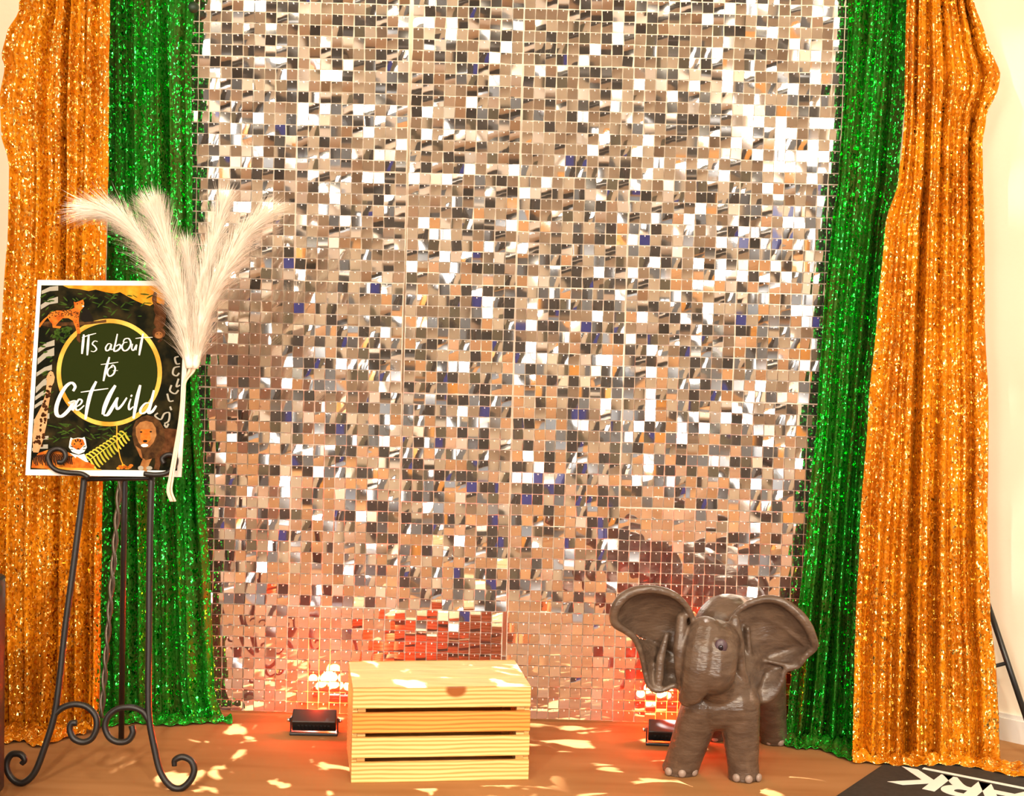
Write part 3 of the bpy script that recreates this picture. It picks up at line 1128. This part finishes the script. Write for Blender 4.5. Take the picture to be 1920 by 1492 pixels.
# ------------------------------------------------------------------ the sign
PA, PB_, PC_ = at(47, 890, -0.592), at(340, 893, -0.592), at(72, 525, -0.535)
pn = (PB_ - PA).cross(PC_ - PA).normalized()
if pn.y > 0:
    pn = -pn


def on_sign(zx, zy, layer=0.0):
    """a point of the printed face, from a reading (zx, zy) off the enlarged sign"""
    d = ray(40 + zx / 3.7303, 510 + zy / 3.7303)
    base = PA + pn * (layer * 0.0004)
    return CAM + d * ((base - CAM).dot(pn) / d.dot(pn))


sign = empty('animal_sign', (PA + PB_) / 2)
tag(sign, 'white-bordered jungle animal sign reading Its about to Get Wild on the easel', 'sign')
corn = [(28, 1420), (1118, 1433), (1184, 64), (114, 55)]
b = MB()
fr = [on_sign(*p) for p in corn]
bk = [p - pn * 0.006 for p in fr]
b.add(fr + bk, [(0, 1, 2, 3), (7, 6, 5, 4), (1, 0, 4, 5), (2, 1, 5, 6), (3, 2, 6, 7), (0, 3, 7, 4)])
b.build('board', M['white_card'], sign)


def ink(name, c, c2=None, scale=60):
    if c2 is None:
        return plain(name, c, 0.8, spec=0.1)
    return noisy(name, c, c2, scale, 0.55)


INK = {
    'jungle': noisy('print_jungle', (0.004, 0.005, 0.002), (0.035, 0.026, 0.008), 28.0, 0.8, spec=0.08, detail=6, lo=0.42, hi=0.72),
    'gold': noisy('print_gold_splash', (0.62, 0.20, 0.008), (0.80, 0.38, 0.03), 40.0, 0.8, spec=0.08),
    'disc': plain('print_olive_disc', (0.016, 0.024, 0.003), 0.8, spec=0.08),
    'ring': noisy('print_gold_ring', (0.60, 0.24, 0.008), (0.85, 0.55, 0.10), 14.0, 0.6, spec=0.2),
    'zebra': plain('print_zebra_white', (0.36, 0.34, 0.28), 0.8, spec=0.08),
    'orange': noisy('print_orange_fur', (0.42, 0.085, 0.008), (0.62, 0.20, 0.025), 60.0, 0.8, spec=0.08),
    'brown': noisy('print_brown_fur', (0.05, 0.018, 0.006), (0.13, 0.05, 0.018), 60.0, 0.8, spec=0.08),
    'mane': noisy('print_dark_mane', (0.030, 0.014, 0.006), (0.10, 0.045, 0.015), 70.0, 0.8, spec=0.08),
    'tan': noisy('print_tan_fur', (0.26, 0.10, 0.03), (0.40, 0.19, 0.065), 50.0, 0.8, spec=0.08),
    'peach': noisy('print_giraffe_coat', (0.50, 0.27, 0.12), (0.62, 0.36, 0.18), 50.0, 0.8, spec=0.08),
    'spot': plain('print_dark_brown', (0.055, 0.018, 0.005), 0.8, spec=0.08),
    'black': plain('print_black', (0.010, 0.008, 0.006), 0.8, spec=0.08),
    'white': plain('print_white', (0.86, 0.84, 0.78), 0.8, spec=0.08),
    'leaf': noisy('print_leaf_green', (0.018, 0.045, 0.006), (0.05, 0.10, 0.012), 40.0, 0.8, spec=0.08),
    'fern': noisy('print_fern_yellow', (0.28, 0.30, 0.02), (0.62, 0.52, 0.06), 30.0, 0.8, spec=0.08),
    'earth': noisy('print_ochre_earth', (0.55, 0.24, 0.02), (0.80, 0.42, 0.05), 30.0, 0.8, spec=0.08),
}


class Print:
    def __init__(self):
        self.b, self.mats = MB(), []

    def mi(self, k):
        if k not in self.mats:
            self.mats.append(k)
        return self.mats.index(k)

    def poly(self, pts, k, layer):
        self.b.add([on_sign(p[0], p[1], layer) for p in pts], [tuple(range(len(pts)))], self.mi(k))

    def blob(self, cx, cy, rx, ry, k, layer, n=18, rot=0.0):
        c, s = math.cos(rot), math.sin(rot)
        self.poly([(cx + rx * math.cos(a) * c - ry * math.sin(a) * s, cy + rx * math.cos(a) * s + ry * math.sin(a) * c) for a in [2 * math.pi * i / n for i in range(n)]], k, layer)

    def stroke(self, pts, wd, k, layer, taper=True, smooth=True):
        P3 = [Vector((p[0], p[1], 0)) for p in pts]
        c = cr_curve(P3, 8) if smooth and len(P3) > 2 else cr_curve(P3, 10)
        n = len(c)
        L, R_ = [], []
        for i in range(n):
            t = (c[min(i + 1, n - 1)] - c[max(i - 1, 0)])
            if t.length < 1e-6:
                t = Vector((1, 0, 0))
            t.normalize()
            s = i / (n - 1)
            ww = wd * (0.5 if not taper else 0.5 * (0.45 + 0.75 * math.sin(math.pi * (0.12 + 0.76 * s)) ** 1.0))
            # broad-pen look: downstrokes heavier than sidestrokes
            ww *= 0.62 + 0.5 * abs(t.y)
            nn = Vector((-t.y, t.x, 0))
            L.append(on_sign(*(c[i] + nn * ww).xy, layer))
            R_.append(on_sign(*(c[i] - nn * ww).xy, layer))
        self.b.add(L + R_, [(i, i + 1, n + i + 1, n + i) for i in range(n - 1)], self.mi(k))

    def done(self, name):
        o = self.b.build(name, [INK[k] for k in self.mats], sign)
        return o


p = Print()
p.poly([(140, 92), (62, 1380), (1090, 1388), (1150, 96)], 'jungle', 0.5)
p.done('printed_jungle')
p = Print()
p.poly([(290, 94), (330, 112), (400, 118), (470, 132), (520, 122), (590, 140), (650, 150), (690, 140), (740, 168), (800, 200), (850, 222), (900, 236), (940, 210), (1000, 236), (1060, 250), (1090, 96)], 'gold', 1)
p.done('printed_gold_splash')
R = random.Random(9)
for (y0, h, xr, lift) in ((105, 34, 258, -10), (195, 46, 256, -26), (500, 44, 232, -30), (560, 60, 230, -36), (672, 40, 214, -28), (760, 60, 205, -40), (840, 40, 190, -26), (905, 34, 175, -20), (1000, 40, 196, -16), (1150, 26, 190, -6), (1208, 30, 186, -4)):
    xl = 140 - (y0 - 92) * 0.0606 + 2
    p = Print()
    p.poly([(xl, y0 + h * 0.75), (xl, y0 + h * 1.45), ((xl + xr) / 2, y0 + h + lift * 0.6), (xr, y0 + h + lift), (xr, y0 + lift * 0.9), ((xl + xr) / 2, y0 + lift * 0.2)], 'zebra', 1)
    p.done('printed_stripe')
for pts in ([(1100, 590), (1075, 600), (1085, 640), (1110, 640)], [(1108, 660), (1070, 670), (1060, 710), (1085, 725), (1105, 705)], [(1100, 745), (1085, 800), (1110, 790)], [(1050, 790), (1040, 830), (1075, 850), (1100, 825)],
            [(1020, 850), (1035, 900), (1065, 900)], [(1040, 940), (1050, 965)], [(955, 985), (935, 1005), (975, 1030), (1000, 990), (1035, 985), (1030, 1040), (1000, 1060)], [(1000, 1065), (1015, 1085), (1030, 1060)]):
    p = Print()
    p.stroke(pts, 12, 'zebra', 1, taper=False)
    p.done('printed_stripe')
p = Print()
for i in range(46):
    cx, cy = R.uniform(270, 900), R.uniform(150, 330)
    p.blob(cx, cy, R.uniform(14, 36), R.uniform(3, 6), 'leaf', 1.1, 8, R.uniform(-0.9, 0.9))
for i in range(30):
    cx, cy = R.uniform(230, 370), R.uniform(390, 500)
    p.blob(cx, cy, R.uniform(12, 26), R.uniform(6, 12), 'leaf', 1.1, 8, R.uniform(-1.2, 1.2))
for i in range(24):
    p.blob(R.uniform(150, 215), R.uniform(150, 1000), R.uniform(14, 30), R.uniform(4, 7), 'leaf', 1.2, 8, R.uniform(-1.0, 0.2))
for i in range(46):
    p.blob(R.uniform(200, 760), R.uniform(1060, 1180), R.uniform(14, 38), R.uniform(3, 6), 'leaf', 1.1, 8, R.uniform(-0.9, 0.9))
p.done('printed_leaves')
p = Print()
RC = (615, 702)
n = 72
inn = [(RC[0] + 338 * math.cos(2 * math.pi * i / n), RC[1] + 346 * math.sin(2 * math.pi * i / n)) for i in range(n)]
out = [(RC[0] + 369 * math.cos(2 * math.pi * i / n), RC[1] + 376 * math.sin(2 * math.pi * i / n)) for i in range(n)]
p.poly([(RC[0] + 352 * math.cos(2 * math.pi * i / n), RC[1] + 360 * math.sin(2 * math.pi * i / n)) for i in range(n)], 'disc', 2)
p.done('printed_disc')
p = Print()
vs = [on_sign(*q, 3) for q in inn] + [on_sign(*q, 3) for q in out]
p.b.add(vs, [(i, (i + 1) % n, n + (i + 1) % n, n + i) for i in range(n)], p.mi('ring'))
p.done('gold_ring')
# leopard on its branch
p = Print()
p.poly([(125, 370), (200, 385), (300, 375), (420, 372), (520, 360), (595, 352), (594, 332), (500, 345), (400, 348), (280, 352), (190, 345), (125, 352)], 'mane', 3.5)
p.poly([(180, 310), (205, 280), (250, 268), (300, 270), (345, 262), (372, 250), (366, 205), (378, 212), (400, 205), (432, 192), (440, 215), (436, 245), (412, 272), (405, 300), (402, 340), (408, 395), (415, 430), (392, 432), (378, 385), (360, 340), (330, 322), (290, 322), (260, 350), (240, 375), (280, 380), (270, 394), (220, 388), (215, 360), (200, 345)], 'orange', 4)
p.stroke([(185, 312), (160, 335), (140, 360), (126, 385)], 12, 'orange', 4)
p.stroke([(400, 430), (398, 465), (412, 490)], 18, 'brown', 4)
for i in range(70):
    t = R.random()
    cx = 195 + t * 205
    cy = 296 - 14 * math.sin(t * 3) + R.uniform(-18, 26)
    p.blob(cx, cy, R.uniform(3.5, 6), R.uniform(3, 5), 'spot', 4.4, 6)
for i in range(16):
    p.blob(R.uniform(372, 404), R.uniform(270, 420), 3.5, 3, 'spot', 4.4, 6)
p.blob(392, 222, 5, 4, 'black', 4.5, 8)
p.blob(424, 218, 5, 4, 'black', 4.5, 8)
p.blob(432, 238, 8, 5, 'white', 4.5, 8)
p.poly([(440, 250), (470, 262), (500, 320), (505, 345), (440, 350), (410, 330), (420, 290)], 'black', 3.8)
p.done('printed_leopard')
# monkey hanging
p = Print()
p.stroke([(938, 140), (930, 190), (940, 235)], 24, 'brown', 3)
p.stroke([(1010, 180), (1015, 220), (985, 250)], 20, 'brown', 3)
p.poly([(935, 225), (985, 222), (1015, 262), (1012, 320), (1003, 372), (985, 392), (945, 392), (925, 360), (938, 300), (925, 260)], 'brown', 3.1)
p.blob(962, 425, 46, 42, 'brown', 3.2)
p.blob(962, 440, 28, 24, 'tan', 3.4)
p.blob(950, 432, 4, 4, 'black', 3.6, 8)
p.blob(974, 432, 4, 4, 'black', 3.6, 8)
p.stroke([(975, 470), (960, 488), (985, 470)], 14, 'brown', 3)
p.done('printed_monkey')
# giraffe
p = Print()
p.poly([(190, 705), (205, 690), (222, 700), (234, 735), (228, 770), (212, 800), (200, 880), (186, 960), (178, 1060), (150, 1180), (120, 1262), (82, 1260), (78, 1150), (92, 1030), (140, 940), (170, 850), (178, 770), (176, 735)], 'peach', 3)
for i in range(44):
    t = R.random()
    cx = 205 - t * 95 + R.uniform(-26, 26) * (0.4 + t)
    cy = 740 + t * 480
    if t > 0.1:
        p.blob(cx, cy, R.uniform(7, 13), R.uniform(8, 15), 'spot', 3.4, 6, R.uniform(0, 3))
p.blob(205, 722, 5, 4, 'black', 3.6, 8)
p.done('printed_giraffe')
# tiger lying
p = Print()
p.poly([(70, 1368), (80, 1310), (120, 1265), (180, 1245), (250, 1250), (330, 1260), (380, 1285), (440, 1310), (500, 1345), (520, 1362), (500, 1378), (420, 1372), (320, 1378), (200, 1378)], 'orange', 3)
for i in range(24):
    x0 = 90 + i * 11.5
    p.stroke([(x0 + 10, 1262 + abs(i - 10) * 2), (x0 - 6, 1300), (x0 + 2, 1345 + R.uniform(-12, 12))], 7, 'black', 3.3)
p.poly([(332, 1225), (338, 1180), (345, 1156), (362, 1165), (395, 1158), (425, 1160), (442, 1152), (450, 1178), (458, 1225), (440, 1258), (400, 1275), (355, 1258)], 'white', 3.5)
p.poly([(346, 1205), (356, 1170), (395, 1162), (432, 1170), (445, 1205), (425, 1225), (405, 1245), (385, 1240), (362, 1226)], 'orange', 3.7)
for q in ([(395, 1165), (396, 1185)], [(375, 1172), (385, 1190)], [(417, 1172), (408, 1190)], [(342, 1215), (362, 1225)], [(452, 1215), (432, 1225)], [(340, 1240), (362, 1240)], [(450, 1240), (430, 1240)]):
    p.stroke(q, 7, 'black', 3.9)
for q in ((372, 1202), (420, 1202)):
    p.blob(*q, 6, 5, 'black', 4, 8)
p.blob(398, 1236, 9, 6, 'spot', 4, 8)
p.blob(398, 1250, 16, 9, 'white', 3.9, 10)
p.poly([(340, 1265), (400, 1280), (440, 1270), (470, 1330), (400, 1318)], 'white', 3.4)
p.stroke([(380, 1300), (440, 1335), (510, 1362)], 30, 'orange', 3.6, taper=False)
p.poly([(180, 1380), (240, 1364), (340, 1368), (480, 1372), (560, 1380), (560, 1385), (200, 1383)], 'earth', 3.8)
p.done('printed_tiger')
# fern fronds
p = Print()
stem = cr_curve([Vector((470, 1318, 0)), Vector((560, 1255, 0)), Vector((650, 1190, 0)), Vector((735, 1120, 0))], 8)
p.stroke([(470, 1318), (560, 1255), (650, 1190), (735, 1120)], 7, 'fern', 3)
for i in range(1, len(stem) - 1, 2):
    c = stem[i]
    ln = 78 * (1 - 0.35 * i / len(stem))
    p.stroke([(c.x, c.y), (c.x - ln * 0.45, c.y - ln * 0.30), (c.x - ln * 0.75, c.y - ln * 0.20)], 12, 'fern', 3.1)
    p.stroke([(c.x, c.y), (c.x + ln * 0.30, c.y + ln * 0.55), (c.x + ln * 0.62, c.y + ln * 0.95)], 12, 'fern', 3.1)
p.stroke([(668, 1070), (670, 1180), (690, 1290), (712, 1350)], 7, 'earth', 3.4, taper=False)
for i in range(9):
    p.blob(680 + i * 11, 1362 + R.uniform(-12, 10), 15, 10, 'orange' if i % 3 else 'gold', 3.5, 8)
p.done('printed_fern')
# lion walking
p = Print()
p.poly([(960, 1100), (1020, 1092), (1095, 1100), (1092, 1260), (1040, 1300), (960, 1290)], 'brown', 3)
p.stroke([(900, 1270), (870, 1330), (850, 1385)], 52, 'tan', 3.2, taper=False)
p.stroke([(950, 1270), (955, 1330), (945, 1380)], 34, 'brown', 3.1, taper=False)
p.poly([(780, 1090), (800, 1040), (840, 1012), (880, 1000), (930, 1012), (970, 1045), (1000, 1100), (1005, 1180), (980, 1250), (930, 1300), (870, 1315), (820, 1270), (790, 1210), (775, 1140)], 'mane', 3.5)
p.poly([(800, 1085), (830, 1050), (870, 1040), (915, 1050), (940, 1090), (945, 1140), (925, 1190), (895, 1225), (850, 1226), (820, 1190), (802, 1140)], 'tan', 3.7)
p.poly([(835, 1100), (900, 1098), (905, 1170), (880, 1195), (850, 1195), (832, 1165)], 'orange', 3.9)
for q in ((838, 1118), (905, 1116)):
    p.blob(*q, 9, 6, 'black', 4.2, 8)
p.blob(866, 1182, 16, 9, 'black', 4.2, 10)
p.blob(862, 1212, 26, 12, 'white', 4.1, 10)
p.poly([(800, 1215), (830, 1290), (850, 1310), (835, 1240)], 'tan', 3.8)
p.blob(835, 1370, 20, 16, 'zebra', 3.9, 10)
p.blob(895, 1370, 22, 14, 'zebra', 3.9, 10)
p.done('printed_lion')
# hand-brushed lettering
LET = [
    (16, [(437, 436), (431, 500), (424, 572)]), (15, [(472, 436), (466, 510), (461, 582)]), (9, [(424, 458), (470, 442), (523, 428)]), (9, [(534, 486), (512, 482), (497, 502), (515, 520), (526, 540), (508, 556), (486, 552)]),
    (10, [(628, 502), (608, 502), (590, 528), (596, 550), (616, 540), (630, 506), (626, 540), (642, 538)]), (12, [(672, 432), (660, 490), (648, 548), (672, 548), (694, 524), (686, 506), (662, 518)]), (11, [(742, 490), (716, 496), (704, 526), (720, 550), (748, 538), (766, 500), (752, 466), (724, 468), (712, 490)]),
    (10, [(778, 502), (772, 536), (786, 546), (806, 508), (802, 546)]), (15, [(852, 430), (838, 500), (824, 582)]), (9, [(798, 464), (850, 458), (918, 456)]),
    (16, [(616, 594), (594, 670), (574, 762)]), (9, [(556, 646), (610, 640), (678, 630)]), (11, [(640, 662), (612, 676), (602, 708), (618, 728), (646, 710), (656, 672), (640, 650), (622, 668)]), (6, [(640, 690), (676, 688)]),
    (22, [(362, 832), (376, 800), (352, 774), (312, 800), (272, 866), (246, 940), (248, 994), (280, 1008), (326, 970), (364, 912), (330, 918), (378, 904), (358, 968)]), (13, [(382, 944), (412, 924), (424, 900), (404, 890), (382, 926), (384, 962), (408, 960), (440, 932)]), (20, [(524, 764), (488, 840), (464, 930), (448, 1030)]), (12, [(416, 840), (500, 828), (608, 814)]),
    (24, [(658, 792), (618, 860), (584, 940), (570, 996)]), (20, [(574, 1000), (604, 996), (640, 940), (672, 880)]), (16, [(676, 876), (664, 920), (672, 958), (704, 930), (738, 878)]), (12, [(766, 886), (752, 930), (756, 962), (784, 940)]), (12, [(774, 858), (766, 872)]),
    (20, [(832, 790), (808, 890), (784, 1024)]), (15, [(904, 916), (868, 918), (834, 958), (838, 988), (872, 976), (906, 920)]), (18, [(928, 826), (908, 910), (890, 980), (916, 974), (944, 934)]),
]
words = {'lettering_its_about': LET[:10], 'lettering_to': LET[10:14], 'lettering_get': LET[14:18], 'lettering_wild': LET[18:]}
for nm_, strokes in words.items():
    p = Print()
    for i, (wd, pts) in enumerate(strokes):
        p.stroke(pts, wd * (0.88 if wd < 17 else 1.0), 'white', 6 + 0.12 * i)
    p.done(nm_)

# ------------------------------------------------------------------ pampas grass
PLUME = noisy('pampas_cream', (0.92, 0.82, 0.70), (0.98, 0.91, 0.82), 40.0, 0.9, spec=0.1)
STEM = plain('pampas_stem', (0.88, 0.76, 0.60), 0.7)
PY = -0.64
stemend = [(344, 720), (336, 790), (326, 850), (318, 895), (314, 920), (320, 940)]


def pampas(label, pts, width, seed, dens, dx, dy):
    """pts from base of the plume to its tip, in image readings with depth"""
    R = random.Random(seed)
    base = at(pts[0][0], pts[0][1], pts[0][2])
    root = empty('pampas_stem', at(318 + dx, 935, PY))
    tag(root, label, 'pampas grass', 'pampas plumes tucked beside the sign')
    sp = [(q[0] + dx * (0.3 + 0.7 * i / 5), q[1], PY + 0.012 + dy) for i, q in enumerate(stemend)]
    sp = [at(*q) for q in sp]
    c = cr_curve([at(*q) for q in pts], 14)
    b = MB()
    b.tube(cr_curve([c[8], c[0]] + sp, 8), 0.0026, 7)
    b.build('stem', STEM, root)
    b = MB()
    n = len(c)
    ln = sum((c[i + 1] - c[i]).length for i in range(n - 1))
    width *= 1.15
    dens = int(dens * 1.5)
    wm = width * pxm(PY)
    # soft core
    b.tube(c, lambda s: wm * 0.30 * (math.sin(math.pi * min(1, 0.10 + 0.86 * s)) ** 0.7) + 0.001, 9)
    for k in range(dens):
        s = R.random() ** 0.9
        i = min(int(s * (n - 1)), n - 2)
        q = c[i].lerp(c[i + 1], s * (n - 1) - i)
        t = (c[i + 1] - c[i]).normalized()
        rnd = Vector((R.gauss(0, 1), R.gauss(0, 1), R.gauss(0, 1)))
        side = (rnd - t * rnd.dot(t))
        side.normalize()
        L = (0.055 + 0.075 * math.sin(math.pi * min(1.0, 0.25 + 0.6 * s))) * R.uniform(0.6, 1.15) * (width / 38.0)
        spread = R.uniform(0.16, 0.62)
        d0 = (t + side * spread).normalized()
        g = Vector((0, 0, -0.30 * L * R.uniform(0.2, 1.0)))
        wdt = t.cross(side).normalized() * R.uniform(0.0005, 0.0010)
        p1 = q + d0 * L * 0.5 + g * 0.2
        p2 = q + d0 * L + g
        b.add([q - wdt, q + wdt, p1 + wdt * 0.8, p1 - wdt * 0.8, p2], [(0, 1, 2, 3), (3, 2, 4)])
    pl = b.build('plume', PLUME, root)
    pl['kind'] = 'stuff'
    return root


pampas('pampas plume arching far left over the gold curtain', [(354, 690, PY), (340, 600, PY), (312, 530, PY), (272, 460, PY - 0.01), (226, 412, PY - 0.01), (176, 394, PY)], 34, 1, 1900, 0, 0.000)
pampas('pampas plume standing upright before the left green curtain', [(356, 690, PY - 0.01), (346, 600, PY), (328, 520, PY), (308, 450, PY), (296, 412, PY)], 38, 2, 1700, 3, -0.004)
pampas('short pampas plume in the middle of the bunch', [(360, 690, PY), (362, 610, PY + 0.02), (360, 540, PY + 0.03), (352, 480, PY + 0.03)], 30, 3, 1200, 5, 0.004)
pampas('pampas plume leaning right, its tip against the mirror squares', [(362, 690, PY), (370, 600, PY), (384, 520, PY + 0.01), (402, 450, PY + 0.02), (416, 392, PY + 0.02)], 32, 4, 1500, 7, 0.006)
pampas('pampas plume leaning farthest right over the mirror squares', [(366, 690, PY), (380, 600, PY - 0.01), (404, 540, PY - 0.01), (440, 470, PY), (486, 412, PY)], 38, 5, 1800, 9, -0.006)

# ------------------------------------------------------------------ floor mat with lettering
c0, c1 = on_floor(1745, 1446), on_floor(1920, 1481)
e1 = (c1 - c0)
e1.z = 0
e1.normalize()
e2 = Vector((-e1.y, e1.x, 0))       # away from the camera
k0 = on_floor(1640, 1446)
mat_o = Vector((k0.x, k0.y, 0))
MM = Matrix((( e1.x, e2.x, 0, mat_o.x), (e1.y, e2.y, 0, mat_o.y), (0, 0, 1, 0), (0, 0, 0, 1)))
matroot = empty('floor_mat', mat_o)
tag(matroot, 'black mat with upside-down white letters ARK in the right foreground', 'mat')
inv = MM.inverted()
sl = inv @ c0
b = MB()
b.box((0.0, -0.42, 0.0), (0.75, 0.20, 0.005), MM)
b.build('mat_base', noisy('black_mat', (0.012, 0.011, 0.010), (0.022, 0.020, 0.018), 80, 0.75), matroot, bevel=0.002)
b = MB()
b.box((sl.x - 0.02, sl.y - 0.010, 0.005), (0.73, sl.y + 0.006, 0.0058), MM)
b.build('white_stripe', M['ink_white'], matroot)


def letter(ch, cx, top, hgt):
    """block letter seen upside down: its foot lies away from the camera"""
    cu = bpy.data.curves.new('letter', 'FONT')
    cu.body = ch
    cu.size = hgt / 0.7
    cu.offset = 0.006
    cu.extrude = 0.0004
    o = bpy.data.objects.new('letter', cu)
    COL.objects.link(o)
    dg = bpy.context.evaluated_depsgraph_get()
    me = bpy.data.meshes.new_from_object(o.evaluated_get(dg))
    bpy.data.objects.remove(o)
    xs = [v.co.x for v in me.vertices]
    wx = (min(xs) + max(xs)) / 2
    for v in me.vertices:
        p_ = MM @ Vector((cx - (v.co.x - wx), top - v.co.y, 0.0056 + v.co.z))
        v.co = p_
    me.flip_normals()
    me.materials.clear()
    me.materials.append(M['ink_white'])
    lo = bpy.data.objects.new('letter', me)
    COL.objects.link(lo)
    adopt(lo, matroot)
    return lo


lk = inv @ on_floor(1730, 1456)
hgt = 0.145
for ch, dx in (('K', 0.0), ('R', 0.105), ('A', 0.215)):
    letter(ch, lk.x + dx, sl.y - 0.030, hgt)

# ------------------------------------------------------------------ dark cabinet at the left edge
q = at(13, 1074, -0.77)
sc_ = empty('speaker_cabinet', (q.x - 0.18, -0.91, 0))
tag(sc_, 'black speaker cabinet cut off at the left edge beside the easel', 'speaker')
b = MB()
b.box((q.x - 0.36, -1.05, 0.02), (q.x, -0.77, q.z))
b.build('body', M['black'], sc_, bevel=0.010)
b = MB()
b.box((q.x - 0.34, -1.058, 0.06), (q.x - 0.02, -1.051, q.z - 0.03))
b.build('grille', M['black_metal'], sc_, bevel=0.002)
for sx in (-0.33, -0.03):
    for sy in (-1.02, -0.80):
        b = MB()
        b.tube([(q.x + sx, sy, 0.0), (q.x + sx, sy, 0.022)], 0.015, 12)
        b.build('foot', M['black'], sc_)
